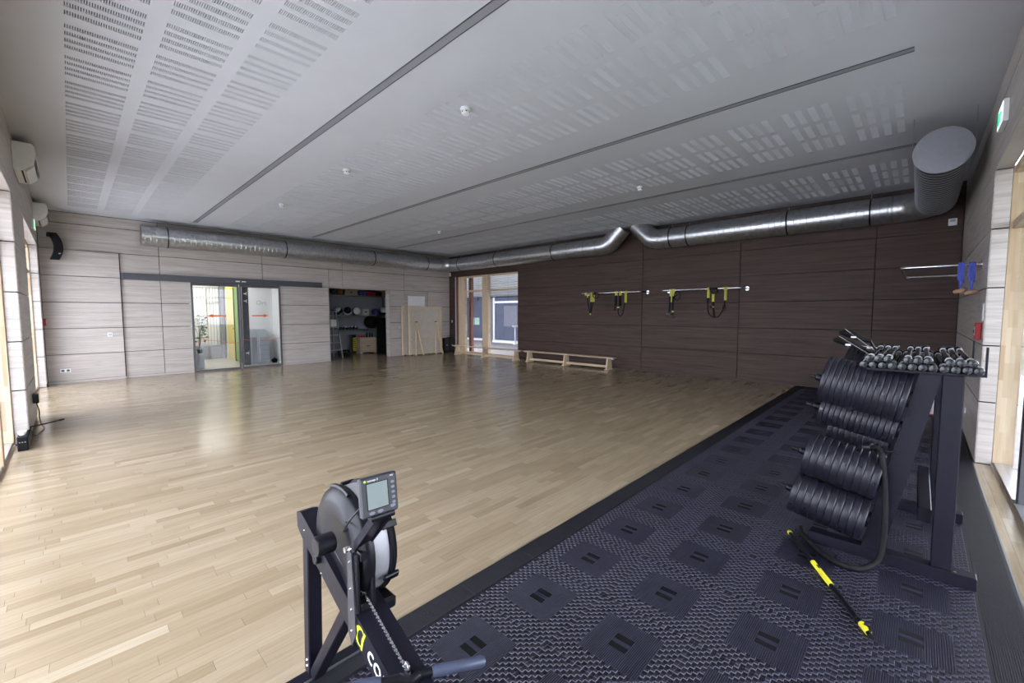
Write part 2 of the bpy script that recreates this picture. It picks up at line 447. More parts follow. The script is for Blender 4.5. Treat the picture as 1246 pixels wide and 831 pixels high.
# ================================================================== WALLS
ROWS = [.05, .62, 1.18, 1.745, 2.31, 2.87, 3.43, 3.664]
GAP = .006
def wall_panels(parent, axis, plane, sgn, segs, rows, mat, th=.016, name='panel'):
    """axis 'x': wall at x=plane, segs along y; sgn = side the panel body lies on"""
    for (a, b) in segs:
        for z0, z1 in zip(rows[:-1], rows[1:]):
            mb = MB()
            if axis == 'x': mb.box(plane, plane+sgn*th, a+GAP, b-GAP, z0+GAP, z1-GAP, .0015)
            else: mb.box(a+GAP, b-GAP, plane, plane+sgn*th, z0+GAP, z1-GAP, .0015)
            mb.build(name, mat, parent)
def core(name, boxes, label):
    mb = MB()
    for b in boxes: mb.box(*b)
    return struct(mb.build(name, 'wall_core'), label)
# --- pale wall with the glass door and the storeroom (x = 0)
wl = core('wall_left', [(-.25, -.018, -W-.2, -8.20, -.02, H), (-.25, -.018, -8.20, -6.06, 2.32, H), (-.25, -.018, -6.06, -4.70, -.02, H),
                        (-.25, -.018, -4.70, -2.61, 2.31, H), (-.25, -.018, -2.61, .2, -.02, H)], 'pale grey oak panelled wall with glass door and storeroom opening')
wall_panels(wl, 'x', .05, -1, [(-W, -9.46)], ROWS[:6], 'pale_laminate', .045)
wall_panels(wl, 'x', 0, -1, [(-9.455, -8.75), (-8.75, -8.165), (-6.095, -4.69), (-2.62, -2.02), (-2.02, -1.03), (-1.03, -.006)], ROWS[:5], 'pale_laminate')
wall_panels(wl, 'x', 0, -1, [(-9.455, -8.75), (-8.75, -6.53), (-6.53, -4.69), (-4.69, -4.25), (-4.25, -2.02), (-2.02, -.006)], ROWS[4:6], 'pale_laminate')
wall_panels(wl, 'x', 0, -1, [(-W, -8.75), (-8.75, -6.53), (-6.53, -4.25), (-4.25, -2.02), (-2.02, -.006)], ROWS[5:], 'pale_laminate')
bb = MB()
bb.box(.002, .048, -W+.005, -9.46, .002, .048)
for a, b in ((-9.455, -8.17), (-6.09, -4.69), (-2.62, -.006)): bb.box(-.016, -.003, a, b, .002, .05)
struct(bb.build('baseboard_left', 'pale_laminate'), 'flush pale skirting under the pale panelled wall')
# jambs of the storeroom opening
mb = MB().box(-.25, .0, -2.62, -2.60, 0, 2.31).box(-.25, 0, -4.71, -4.69, 0, 2.31).box(-.25, 0, -4.69, -2.62, 2.292, 2.31)
struct(mb.build('trim_1', 'pale_laminate'), 'pale lining of the storeroom opening')
# --- dark wall (y = 0)
wb = core('wall_back', [(-.25, .34, .018, .25, -.02, H), (.34, 3.62, .018, .25, 2.92, H), (3.62, L+.3, .018, .25, -.02, H)], 'dark brown panelled wall with the suspension straps and benches')
wall_panels(wb, 'y', 0, 1, [(.006, .335)], ROWS[:6], 'dark_laminate')
wall_panels(wb, 'y', 0, 1, [(3.63, 8.05), (8.05, 10.355), (10.355, 12.625), (12.625, L-.004)], ROWS[:6], 'dark_laminate')
wall_panels(wb, 'y', 0, 1, [(.006, 3.63), (3.63, 8.05), (8.05, 10.355), (10.355, 12.625), (12.625, L-.004)], ROWS[5:], 'dark_laminate')
bb = MB().box(.006, .335, .003, .016, .002, .05).box(3.63, L-.004, .003, .016, .002, .05)
struct(bb.build('baseboard_back', 'dark_laminate'), 'flush dark skirting under the dark panelled wall')
# --- right wall (x = L): one tall opening from y=-4.07 towards and past the camera
wr = core('wall_right', [(L+.018, L+.115, -4.052, .2, -.02, H), (L+.018, L+.115, -9.62, -4.052, 2.89, H), (L+.018, L+.115, -W-.2, -9.62, -.02, H)], 'pale panelled wall at right with the tall window opening')
wall_panels(wr, 'x', L, 1, [(-4.07, -.004)], ROWS, 'pale_laminate')
wall_panels(wr, 'x', L, 1, [(-6.6, -4.07), (-9.6, -6.6)], ROWS[5:], 'pale_laminate')
wall_panels(wr, 'x', L, 1, [(-W, -9.6)], ROWS, 'pale_laminate')
struct(MB().box(L+.003, L+.016, -4.066, -.004, .002, .05).build('baseboard_right', 'pale_laminate'), 'flush pale skirting at the right wall')
for z0, z1 in zip([.0]+ROWS[1:5], ROWS[1:6]): MB().box(L+.008, L+.116, -4.07, -4.055, z0+GAP, z1-GAP, .001).build('jamb_panel', 'pale_laminate', wr)
MB().box(L+.003, L+.116, -9.6, -4.07, 2.872, 2.888).build('soffit_panel', 'pale_laminate', wr)
MB().box(L+.003, L+.116, -9.615, -9.602, 0, 2.87).build('jamb_panel', 'pale_laminate', wr)
# --- window wall at left (y = -W): two tall openings
wf = core('wall_front', [(-.25, .43, -W-.115, -W-.018, -.02, H), (.43, 4.10, -W-.115, -W-.018, 2.89, H), (4.10, 5.83, -W-.115, -W-.018, -.02, H),
                         (5.83, 13.0, -W-.115, -W-.018, 2.89, H), (13.0, L+.3, -W-.115, -W-.018, -.02, H)], 'pale panelled window wall at the left edge')
wall_panels(wf, 'y', -W, -1, [(.055, .448), (4.09, 5.848), (13.0, L-.004)], ROWS[:6], 'pale_laminate')
wall_panels(wf, 'y', -W, -1, [(.055, 4.09), (4.09, 5.848), (5.848, 9.4), (9.4, L-.004)], ROWS[5:], 'pale_laminate')
for xj, s in ((.45, -1), (5.85, -1), (4.088, 1), (13.0, 1)):
    for z0, z1 in zip([.0]+ROWS[1:5], ROWS[1:6]): MB().box(xj, xj+s*.014, -W-.116, -W-.008, z0+GAP, z1-GAP, .001).build('jamb_panel', 'pale_laminate', wf)
for a, b in ((.45, 4.088), (5.85, 13.0)): MB().box(a, b, -W-.116, -W-.003, 2.872, 2.888).build('soffit_panel', 'pale_laminate', wf)
# ================================================================== WINDOWS
def timber_window(name, axis, plane, sgn, a, b, posts, label, ztop=2.89, tr=2.30, mat='finger_pine', dep=.14, darkposts=()):
    """frame lying outside the wall core; axis = wall normal axis"""
    w = struct(thing(name, label, 'window', ((plane, (a+b)/2, 0) if axis == 'x' else ((a+b)/2, plane, 0))))
    del w['category']
    def bx(u0, u1, d0, d1, z0, z1, nm, mt_, bev=.003):
        d0, d1 = plane+sgn*d0, plane+sgn*d1
        mb = MB()
        if axis == 'x': mb.box(d0, d1, u0, u1, z0, z1, bev)
        else: mb.box(u0, u1, d0, d1, z0, z1, bev)
        return mb.build(nm, mt_, w)
    for (u0, u1) in posts: bx(u0, u1, 0, dep, 0, ztop, 'post', mat)
    for (u0, u1) in darkposts: bx(u0, u1, .03, .12, 0, ztop, 'sash_post', 'grey_metal')
    al = sorted(list(posts)+list(darkposts))
    for (p0, p1), (q0, q1) in zip(al[:-1], al[1:]):
        bx(p1, q0, 0.01, dep-.01, ztop-.075, ztop, 'top_rail', mat)
        if tr: bx(p1, q0, 0.02, dep-.02, tr, tr+.07, 'transom', mat)
        bx(p1, q0, 0.01, dep-.01, .0, .035, 'sill', 'alu')
        zs = [(.035, tr), (tr+.07, ztop-.075)] if tr else [(.035, ztop-.075)]
        for z0, z1 in zs: bx(p1, q0, .065, .073, z0, z1, 'glass_pane', 'glass', 0)
    return w
timber_window('window_2', 'x', L+.118, 1, -9.6, -4.0, [(-4.07, -3.93), (-6.95, -6.83), (-9.62, -9.5)], 'tall pine framed window in the right wall', darkposts=((-5.32, -5.22),))
timber_window('window_3', 'y', -W-.118, -1, .4, 4.1, [(.36, .47), (2.2, 2.3), (4.07, 4.2)], 'tall pine framed window far along the left window wall')
timber_window('window_4', 'y', -W-.118, -1, 5.8, 13.05, [(5.74, 5.87), (6.86, 6.96), (9.2, 9.3), (11.3, 11.4), (12.98, 13.1)], 'tall pine framed window nearest at the left edge')
# courtyard window in the dark wall
w1 = struct(thing('window_1', 'pine framed courtyard window in the dark wall', 'window', (2, .1, 0))); del w1['category']
def wb_(x0, x1, y0, y1, z0, z1, nm, mt_, bev=.003): return MB().box(x0, x1, y0, y1, z0, z1, bev).build(nm, mt_, w1)
wb_(.34, .366, .0, .06, 0, 2.92, 'edge_strip', 'alu')
wb_(.366, .42, .02, .09, 0, 2.92, 'side_lining', 'brown_post')
wb_(.42, .80, .09, .20, 0, 2.92, 'post', 'pine'); wb_(1.81, 2.11, .06, .20, 0, 2.92, 'post', 'pine'); wb_(3.57, 3.70, .09, .2, 0, 2.92, 'post', 'pine')
wb_(.86, 1.0, .24, .36, 0, 2.92, 'outer_post', 'brown_post')
for a, b in ((.80, 1.81), (2.11, 3.57)):
    wb_(a, b, .08, .2, 2.82, 2.92, 'top_rail', 'pine_long'); wb_(a, b, .06, .2, 2.30, 2.36, 'transom', 'pine_long'); wb_(a, b, .08, .2, .0, .06, 'bottom_rail', 'pine_long')
    for z0, z1 in ((.06, 2.30), (2.36, 2.82)): wb_(a, b, .135, .143, z0, z1, 'glass_pane', 'glass', 0)
MB().box(.34, 3.63, .0, .25, -.02, 0).build('threshold', 'pine_long', w1)
# ================================================================== OUTSIDE
struct(MB().box(-30, L+1.5, -60, -W-.30, -.2, -.1).build('ground', 'paving'), 'pale paving outside the left windows')
struct(MB().box(L+.3, L+1.5, -W-.3, 40, -.2, -.1).build('ground', 'paving'), 'narrow paved strip outside the right window')
struct(MB().box(L+1.5, 60, -60, 40, -.2, -.11).build('ground', 'added_lawn'), 'dark unseen grass added outside the right window to cut bounce light')  # out of view, added dark so less light bounces up indoors
struct(MB().box(L+.4, L+2.6, -W-.4, .3, 3.05, 3.25).build('shade_canopy', 'white_paint'), 'unseen roof overhang added to cut daylight at the right window')  # out of view, added to hold back sky light on the right side
cy = struct(MB().box(-12, L+.3, .3, 8, -.2, -.08).build('ground', 'gravel'), 'gravel in the courtyard beyond the window')
for x0, x1, lb in ((.1, 1.32, 'raised venetian blind outside the narrow courtyard pane'), (1.5, 3.8, 'raised venetian blind outside the wide courtyard pane')):
    b_ = thing('venetian_blind', lb, 'blind', ((x0+x1)/2, .55, 2.08), 'outdoor venetian blinds')
    MB().box(x0, x1, .51, .59, 2.075, 2.10, .003).build('bottom_rail', 'grey_metal', b_)
    MB().box(x0-.02, x1+.02, .251, .61, 2.96, 3.06, .004).build('head_box', 'grey_metal', b_)
    for k in range(15):
        z = 2.14+.055*k
        o = MB().bar((x0, .55, z), (x1, .55, z), .075, .0025, 0, (0, .42, .9)).build('slat', 'white_plastic', b_)
    for xx in (x0+.25, (x0+x1)/2, x1-.25): MB().tube([(xx, .55, 2.0), (xx, .55, 2.95)], .004, 6).build('cord', 'black_matte', b_)
    for xx in (x0+.25, x1-.25): MB().box(xx-.015, xx+.015, .5, .53, 2.0, 2.12, .002).build('guide_clip', 'black_matte', b_)
bd = struct(thing('facade', 'blue grey building facade across the courtyard', 'building', (-2.5, 6, 0))); del bd['category']
def fb(x0, x1, y0, y1, z0, z1, nm, mt_, lb=None): return MB().box(x0, x1, y0, y1, z0, z1, .004).build(nm, mt_, bd, lb)
fb(-12, L, 6.0, 6.3, -.1, 7, 'facade_wall', 'facade_grey')
fb(-7.2, -4.4, 5.92, 5.99, .1, 2.4, 'window_pane', 'facade_glass')
fb(-7.2, -4.4, 5.88, 5.99, -.05, .08, 'window_sill', 'white_paint')
fb(-3.6, 0.5, 5.9, 5.99, .1, 2.35, 'window_pane', 'facade_glass')
fb(-3.72, -3.6, 5.86, 5.99, -.1, 2.42, 'window_frame', 'white_paint'); fb(-3.6, .6, 5.86, 5.99, 2.05, 2.16, 'window_frame', 'white_paint'); fb(-3.6, .6, 5.7, 5.99, -.1, .05, 'window_sill', 'white_paint')
for (x0, x1, z0, z1) in ((-5.75, -5.4, 1.3, 1.75), (-5.72, -5.35, .85, 1.25), (-5.3, -4.9, .85, 1.25), (-4.55, -4.42, 1.5, 1.9)): fb(x0, x1, 5.905, 5.918, z0, z1, 'paper_notice', 'pale_green')
fb(-2.9, -1.9, 5.885, 5.898, .8, 1.9, 'poster', 'poster_grey')
MB().lathe([(.12, 0), (.10, .05), (.03, .1), (.03, .85), (.14, .9), (.16, .95)], TR(-1.6, 5.4, -.08), 16).build('stone_bird_bath', 'paving', None)
tag(bpy.data.objects['stone_bird_bath'], 'slim grey pedestal standing in the courtyard behind glass', 'pedestal')
struct(MB().box(-12, L, 1.7, 6.3, 3.4, 3.6).build('courtyard_shade_roof', 'facade_grey'), 'unseen roof added to shade the far side of the courtyard')  # unseen roof, put in to dim the daylight in the courtyard
struct(MB().box(-6.5, -6.2, .3, 6.3, -.1, 3.6).build('courtyard_wall', 'brown_post'), 'reddish side wall of the courtyard')
# ================================================================== CORRIDOR behind the glass door
cw = core('corridor_shell', [], '') if False else None
mb = MB().box(-4.0, -.02, -9.2, -5.86, -.05, -.002); struct(mb.build('floor', 'stone_tile'), 'pale tiled corridor floor behind the glass door')
mb = MB().box(-4.2, -4.0, -9.4, -5.6, -.05, 2.7).box(-4.0, -.25, -9.4, -9.2, -.05, 2.7).box(-4.0, -1.6, -6.66, -6.5, 0, 2.7).box(-1.6, -1.5, -6.66, -5.86, 0, 2.7).box(-1.6, -.25, -5.86, -5.70, 0, 2.7)
struct(mb.build('wall_corridor', 'white_paint'), 'white corridor walls behind the glass door')
struct(MB().box(-4.2, -.25, -9.4, -5.6, 2.62, 2.75).build('ceiling', 'white_paint'), 'white corridor ceiling behind the glass door')
for xx, yy in ((-1.0, -7.6), (-2.9, -7.6)):  # corridor is daylit; these unseen lamps are added to brighten it
    lp = thing('corridor_fill_lamp', 'added fill lamp %s in the corridor behind the glass door' % ('nearest the door' if xx > -2 else 'deeper'), 'ceiling lamp', (xx, yy, 2.62))
    MB().box(xx-.25, xx+.25, yy-.85, yy+.85, 2.585, 2.618, .004).build('housing', 'white_plastic', lp)
    MB().box(xx-.22, xx+.22, yy-.82, yy+.82, 2.575, 2.584).build('diffuser', 'corridor_fill_glow', lp)
# deeper corridor: white slat screen, yellow door, green panel
sc_ = thing('slat_screen', 'white vertical slat blind at the corridor end', 'blind', (-3.8, -7.1, 0))
for k in range(9): MB().box(-3.82, -3.80, -7.56+.085*k, -7.56+.085*k+.07, .45, 2.35, .002).build('slat', 'white_plastic', sc_)
MB().box(-3.86, -3.76, -7.6, -6.78, 2.36, 2.5, .004).build('head_rail', 'white_plastic', sc_)
MB().box(-3.9, -3.6, -7.6, -6.8, .0, .42, .005).build('sill_box', 'grey_paint', sc_)
tag(MB().box(-3.72, -3.45, -7.25, -6.85, .52, .68, .01).build('tray', 'pale_green'), 'pale green tray on the ledge at the corridor end', 'tray') if False else None
struct(MB().box(-3.8, -3.6, -6.79, -6.70, 0, 2.6, .005).build('trim_2', 'violet_vinyl' if False else 'grey_paint'), 'grey post beside the yellow corridor door')
d2 = struct(thing('door_2', 'yellow door with a green panel at the corridor end', 'door', (-2.9, -6.68, 0))); del d2['category']
MB().box(-3.3, -2.35, -6.70, -6.665, .02, 2.3, .004).build('door_leaf', 'yellow_door', d2)
MB().box(-2.33, -1.66, -6.70, -6.665, .02, 2.3, .004).build('side_panel', 'green_panel', d2)
MB().box(-3.38, -1.62, -6.715, -6.66, 2.3, 2.38, .004).build('lintel', 'yellow_door', d2)
for xx in (-2.34, -1.64): MB().box(xx-.02, xx+.02, -6.72, -6.66, 0, 2.3, .003).build('frame_post', 'grey_metal', d2)
MB().box(-2.46, -2.40, -6.76, -6.72, 1.0, 1.04).box(-2.46, -2.44, -6.72, -6.70, 1.0, 1.04).build('door_handle', 'chrome', d2)
# ================================================================== STOREROOM shell
mb = MB().box(-2.9, -2.6, -5.1, -1.0, -.05, 2.8).box(-2.6, -.25, -5.1, -4.9, -.05, 2.8).box(-2.6, -.25, -1.4, -1.2, -.05, 2.8)
struct(mb.build('wall_storeroom', 'grey_paint'), 'grey walls inside the storeroom')
struct(MB().box(-2.9, -.25, -5.1, -1.0, 2.7, 2.85).build('ceiling', 'grey_paint'), 'storeroom ceiling')
struct(MB().box(-2.6, -.02, -4.9, -1.4, -.1, -.0225).build('floor', 'plywood'), 'storeroom floor base')
# ================================================================== GLASS DOOR
d1 = struct(thing('door_1', 'double sliding glass door with orange arrows in grey metal frame', 'door', (0, -7.13, 0))); del d1['category']
def db(x0, x1, y0, y1, z0, z1, nm, mt_, bev=.003, lb=None): return MB().box(x0, x1, y0, y1, z0, z1, bev).build(nm, mt_, d1, lb)
db(.0, .085, -9.40, -4.93, 2.285, 2.435, 'track_cover', 'grey_metal'); db(.0, .08, -9.455, -9.405, 2.285, 2.43, 'track_end', 'grey_metal')
for yy in (-8.165, -7.165, -6.135): db(-.02, .03, yy, yy+.04, 0, 2.285, 'frame_post', 'grey_metal')
db(-.02, .03, -7.105, -7.075, 0, 2.285, 'frame_post', 'grey_metal')
for a, b in ((-8.125, -7.165), (-7.075, -6.135)):
    db(-.015, .025, a, b, 0, .05, 'bottom_rail', 'grey_metal'); db(-.015, .025, a, b, 2.21, 2.285, 'top_rail', 'grey_metal')
    db(.0, .008, a, b, .05, 2.21, 'glass_pane', 'glass', 0)
for yy in (-7.2, -7.06): db(.086, .09, yy, yy+.1, 2.34, 2.37, 'sensor', 'white_plastic', 0)
def arrow(y0, y1, z, left):
    s = -1 if left else 1; c = (y0 if left else y1)
    P = [(c, z), (c-s*.13, z+.045), (c-s*.13, z+.017), ((y1 if left else y0), z+.017), ((y1 if left else y0), z-.017), (c-s*.13, z-.017), (c-s*.13, z-.045)]
    return MB().prism(P, .0085, .0095, Matrix(((0, 0, 1, 0), (1, 0, 0, 0), (0, 1, 0, 0), (0, 0, 0, 1))))
arrow(-7.85, -7.43, 1.44, True).build('arrow_mark', 'orange_print', d1, 'orange arrow pointing left'); arrow(-6.83, -6.41, 1.44, False).build('arrow_mark', 'orange_print', d1, 'orange arrow pointing right')
for a, b, ph in ((-8.12, -7.17, 0), (-7.07, -6.14, 2.2)):
    MB().tube([(.0095, a+(b-a)*k/24, .76+.05*math.sin(ph+5.2*k/24)) for k in range(25)], .006, 6).build('wavy_line', 'orange_print', d1)
YT = Matrix(((0, 0, 1, 0), (1, 0, 0, 0), (0, 1, 0, 0), (0, 0, 0, 1)))
text_part('Sport', .17, TR(.0095, -7.88, 1.74) @ YT, 'lettering', 'frost_print', d1)
text_part('Ort', .17, TR(.0095, -6.72, 1.74) @ YT, 'lettering', 'frost_print', d1)
# inner leaf: dark closing post with white fittings
MB().box(-.95, -.85, -6.84, -6.68, 0, 2.5, .004).build('inner_post', 'grey_metal', d1)
for zz in (2.07, 1.86, .35):
    MB().tube([(-.84, -6.80, zz), (-.84, -6.75, zz)], .012, 8).tube([(-.84, -6.75, zz), (-.84, -6.72, zz+.04)], .01, 8).tube([(-.84, -6.75, zz), (-.84, -6.72, zz-.04)], .01, 8).build('fitting', 'white_plastic', d1)
# ================================================================== RUBBER MAT
P_ = .4725; MX0 = 11.644
mat_root = thing('rubber_floor_mat', 'black rubber gym mat of knobbed interlocking tiles under the weight rack', 'floor mat', (12.6, -5, 0))
def tile_mesh():
    b = MB(); h = .010; e = .0003; n = P_/2-e
    b.box(-n, n, -n, n, 0, h, .0008)
    k = MB(); N = 25; cell = 2*n/N; c = n-5*cell                       # half side of the centre square
    for i in range(N):
        for j in range(N):
            if (i+j) % 2 == 0: continue
            x = -n+cell*(i+.5); y = -n+cell*(j+.5)
            m_ = max(abs(x), abs(y))
            if m_ < c or m_ > n-.002: continue
            if abs(abs(x)-abs(y)) < .004: continue
            r0, r1, z1 = cell*.52, cell*.40, h+.0030
            V = [(x-r0, y-r0, h), (x+r0, y-r0, h), (x+r0, y+r0, h), (x-r0, y+r0, h), (x-r1, y-r1, z1), (x+r1, y-r1, z1), (x+r1, y+r1, z1), (x-r1, y+r1, z1)]
            k.add(V, [(4, 5, 6, 7), (0, 1, 5, 4), (1, 2, 6, 5), (2, 3, 7, 6), (3, 0, 4, 7)])
    R = 34; st = 2*c/R                        # ribs of the centre square
    for i in range(R):
        x0 = -c+st*i+st*.18; x1 = x0+st*.64
        for (ya, yb) in ((-c, -.048), (.048, c)) if abs((x0+x1)/2) < .045 else ((-c, c),):
            V = [(x0, ya, h), (x1, ya, h), (x1, yb, h), (x0, yb, h), (x0+.001, ya, h+.0022), (x1-.001, ya, h+.0022), (x1-.001, yb, h+.0022), (x0+.001, yb, h+.0022)]
            k.add(V, [(4, 5, 6, 7), (0, 1, 5, 4), (1, 2, 6, 5), (2, 3, 7, 6), (3, 0, 4, 7)])
    k.box(-.040, .040, -.010, .010, h, h+.0024)
    e_ = MB()
    for s in (-1, 1): e_.box(-.042, .042, s*.014, s*.046, h, h+.0010)
    return b.mesh('mat_tile', 'rubber'), k.mesh('tile_relief', 'rubber_knob_sheen'), e_.mesh('tile_emblem', 'black_matte')
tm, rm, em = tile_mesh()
cut = MB(); 
for r_ in range(-4, 18):
    for c_ in range(4):
        yc = -8.172+P_*r_
        if r_ == 17: continue
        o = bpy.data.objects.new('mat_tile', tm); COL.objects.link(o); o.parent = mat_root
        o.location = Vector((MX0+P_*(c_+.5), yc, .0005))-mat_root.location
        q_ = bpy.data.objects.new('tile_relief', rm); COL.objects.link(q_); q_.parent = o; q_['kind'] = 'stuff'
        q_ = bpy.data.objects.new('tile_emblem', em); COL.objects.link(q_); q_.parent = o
        if (r_*3+c_*7) % 5 == 0 and r_ > -3: o.rotation_euler = (0, 0, 0)
def edge_mesh(x0, x1, y0, y1, outer):
    b = MB(); h = .010
    xo = x0 if outer < 0 else x1; 
    V = [(x0, y0, 0), (x1, y0, 0), (x1, y1, 0), (x0, y1, 0), (x0+(.01 if outer < 0 else 0), y0, h), (x1-(.01 if outer > 0 else 0), y0, h), (x1-(.01 if outer > 0 else 0), y1, h), (x0+(.01 if outer < 0 else 0), y1, h)]
    b.add(V, [(4, 5, 6, 7), (0, 1, 5, 4), (1, 2, 6, 5), (2, 3, 7, 6), (3, 0, 4, 7)])
    n_ = int((x1-x0-.03)/.008)
    for i in range(n_):
        xa = x0+.016+i*.008
        b.add([(xa, y0, h), (xa+.005, y0, h), (xa+.005, y1, h), (xa, y1, h), (xa+.0008, y0, h+.0016), (xa+.0042, y0, h+.0016), (xa+.0042, y1, h+.0016), (xa+.0008, y1, h+.0016)],
              [(4, 5, 6, 7), (1, 2, 6, 5), (3, 0, 4, 7), (0, 1, 5, 4), (2, 3, 7, 6)])
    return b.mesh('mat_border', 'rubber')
for (x0, x1, od) in ((11.482, MX0-.0008, -1), (MX0+4*P_+.0008, L-.006, 1)):
    me = edge_mesh(x0-x0, x1-x0, -P_/2+.0008, P_/2-.0008, od)
    for r_ in range(-4, 17):
        o = bpy.data.objects.new('mat_border', me); COL.objects.link(o); o.parent = mat_root
        o.location = Vector((x0, -8.172+P_*r_, .0005))-mat_root.location
yl = -8.172+P_*16.5
for (x0, x1) in ((11.482, 12.589), (12.5906, L-.006)):
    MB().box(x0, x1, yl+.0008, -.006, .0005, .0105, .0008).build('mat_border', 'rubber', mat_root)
# ================================================================== AIR DUCTS
DR = .23; DZ = 3.285
def duct_run(a, b, mat='galvanised', pitch=.105, ridge=.0035, r=DR, n=40):
    """straight spiral-seam duct from a to b"""
    a, b = Vector(a), Vector(b); d = b-a; l = d.length; d.normalize()
    x = Vector((0, 0, 1)).cross(d)
    if x.length < 1e-3: x = Vector((1, 0, 0))
    x.normalize(); y = d.cross(x)
    M = Matrix(((x[0], y[0], d[0], a[0]), (x[1], y[1], d[1], a[1]), (x[2], y[2], d[2], a[2]), (0, 0, 0, 1)))
    pr = [(r, 0)]; k = pitch*.5
    while k < l-.02:
        pr += [(r, k-.006), (r+ridge, k-.002), (r+ridge, k+.002), (r, k+.006)]; k += pitch
    pr.append((r, l))
    mb = MB(); V = []; F = []
    for (rr_, h) in pr:
        for q in range(n): V.append((rr_*math.cos(2*PI*q/n), rr_*math.sin(2*PI*q/n), h))
    for i in range(len(pr)-1):
        for q in range(n): F.append((i*n+q, i*n+(q+1) % n, (i+1)*n+(q+1) % n, (i+1)*n+q))
    return mb.add(V, F, True, M), M, l
def ring(mb, c, d, r, w=.03, t=.006, n=40):
    c, d = Vector(c), Vector(d).normalized()
    x = Vector((0, 0, 1)).cross(d)
    if x.length < 1e-3: x = Vector((1, 0, 0))
    x.normalize(); y = d.cross(x)
    M = Matrix(((x[0], y[0], d[0], c[0]), (x[1], y[1], d[1], c[1]), (x[2], y[2], d[2], c[2]), (0, 0, 0, 1)))
    return mb.lathe([(r-.002, -w/2), (r+t, -w/2), (r+t, w/2), (r-.002, w/2)], M, n, True, False)
def elbow(p0, d0, p1, d1, seg=4, r=DR, n=40):
    """segmented bend between two straight ends"""
    p0, p1, d0, d1 = Vector(p0), Vector(p1), Vector(d0).normalized(), Vector(d1).normalized()
    k = (p1-p0).length*.39
    pts = []
    for i in range(seg+1):
        t_ = i/seg; c0, c1 = p0+d0*k, p1-d1*k
        pts.append(p0*(1-t_)**3+c0*3*t_*(1-t_)**2+c1*3*t_*t_*(1-t_)+p1*t_**3)
    return MB().tube(pts, r+.002, n)
def clamp(parent, c, d, hang=True):
    o = ring(MB(), c, d, DR+.003, .022, .007).build('clamp_band', 'black_plastic', parent)
    if hang: 
        for s in ((0,),):
            MB().tube([(c[0], c[1], c[2]+DR+.005), (c[0], c[1], H-.001)], .0045, 6).build('hanger_rod', 'dull_steel', o)
DX = .34
du = thing('air_duct', 'galvanised spiral air duct along the pale wall, bending round the corner to the window', 'air duct', (DX, -4.5, H))
mb, _, _ = duct_run((DX, -9.09, DZ), (DX, -.74, DZ)); mb.build('duct_section', 'galvanised', du)
MB().lathe([(DR-.01, -.004), (.0001, -.02)][::-1], TR(DX, -9.085, DZ) @ RX('y'), 40).build('end_cap', 'dull_steel', du)
elbow((DX, -.76, DZ), (0, 1, 0), (.76, -DX, DZ), (1, 0, 0), 6).build('elbow', 'galvanised', du)
mb, _, _ = duct_run((.74, -DX, DZ), (7.08, -DX, DZ)); mb.build('duct_section', 'galvanised', du)
elbow((7.06, -DX, DZ), (1, 0, 0), (7.36, -DX, DZ+.12), (1, 0, 1), 4).build('elbow', 'galvanised', du)
MB().tube([(7.35, -DX, DZ+.11), (7.66, -DX, DZ+.42)], DR, 40).build('riser', 'galvanised', du)
for yy in (-8.62, -6.05, -3.4, -1.35): clamp(du, (DX, yy, DZ), (0, 1, 0))
for xx in (1.15, 3.05, 5.45): clamp(du, (xx, -DX, DZ), (1, 0, 0))
mb = MB()
for xx in (6.0, 6.55, 6.95): ring(mb, (xx, -DX, DZ), (1, 0, 0), DR, .02, .004)
mb.build('joint_band', 'dull_steel', du)
mb = MB(); ring(mb, (DX, -.76, DZ), (0, 1, 0), DR, .03, .006); ring(mb, (.76, -DX, DZ), (1, 0, 0), DR, .03, .006); mb.build('joint_band', 'dull_steel', du)
du = thing('air_duct', 'galvanised air duct along the dark wall ending in a ribbed outlet with flat round cap', 'air duct', (10.6, -DX, H))
RXd = 13.36
MB().tube([(8.06, -DX, DZ+.42), (8.37, -DX, DZ+.11)], DR, 40).build('riser', 'galvanised', du)
elbow((8.36, -DX, DZ+.12), (1, 0, -1), (8.66, -DX, DZ), (1, 0, 0), 4).build('elbow', 'galvanised', du)
mb, _, _ = duct_run((8.64, -DX, DZ), (12.86, -DX, DZ)); mb.build('duct_section', 'galvanised', du)
elbow((12.84, -DX, DZ), (1, 0, 0), (RXd, -.86, DZ), (0, -1, 0), 6).build('elbow', 'galvanised', du)
CAPY = -3.70
pr = []
nr = 62
ll = -.84-(CAPY+.05)
MB().lathe([(DR+.001, 0), (DR+.001, ll)], TR(RXd, -.84, DZ-.03) @ RX('y') @ Matrix.Rotation(PI, 4, 'X'), 44, True, False).build('gap_shade_tube', 'black_matte', du)  # black tube flush with the ribs: dark of the gaps put into its colour
rib = MB().lathe([(DR-.022, -.034), (DR+.004, -.034), (DR+.006, 0), (DR+.004, .034), (DR-.022, .034)], RX('y'), 44, True, False).mesh('rib', 'outlet_metal')
for k in range(int(ll/.125)):
    q_ = bpy.data.objects.new('rib', rib); COL.objects.link(q_); q_.parent = du; q_.location = Vector((RXd, -.84-.06-.125*k, DZ-.03))-wloc(du)
o = ring(MB(), (RXd, CAPY+.03, DZ-.03), (0, 1, 0), DR-.004, .04, .014).build('rim_band', 'dull_steel', du)
MB().lathe([(.0001, -.006), (DR-.02, -.006), (DR+.004, 0), (DR+.004, .02), (.0001, .02)], TR(RXd, CAPY, DZ-.03) @ RX('y'), 48).build('end_cap', 'cap_grey', du)
for xx in (8.95, 10.05 if False else 9.35, 11.3, 12.55): clamp(du, (xx, -DX, DZ), (1, 0, 0))
for yy in (-1.0, -3.62):
    for s in (-1, 1): MB().tube([(RXd+s*(DR+.012), yy, DZ-.03), (RXd+s*(DR+.012), yy, H-.001)], .004, 6).build('hanger_rod', 'dull_steel', du)
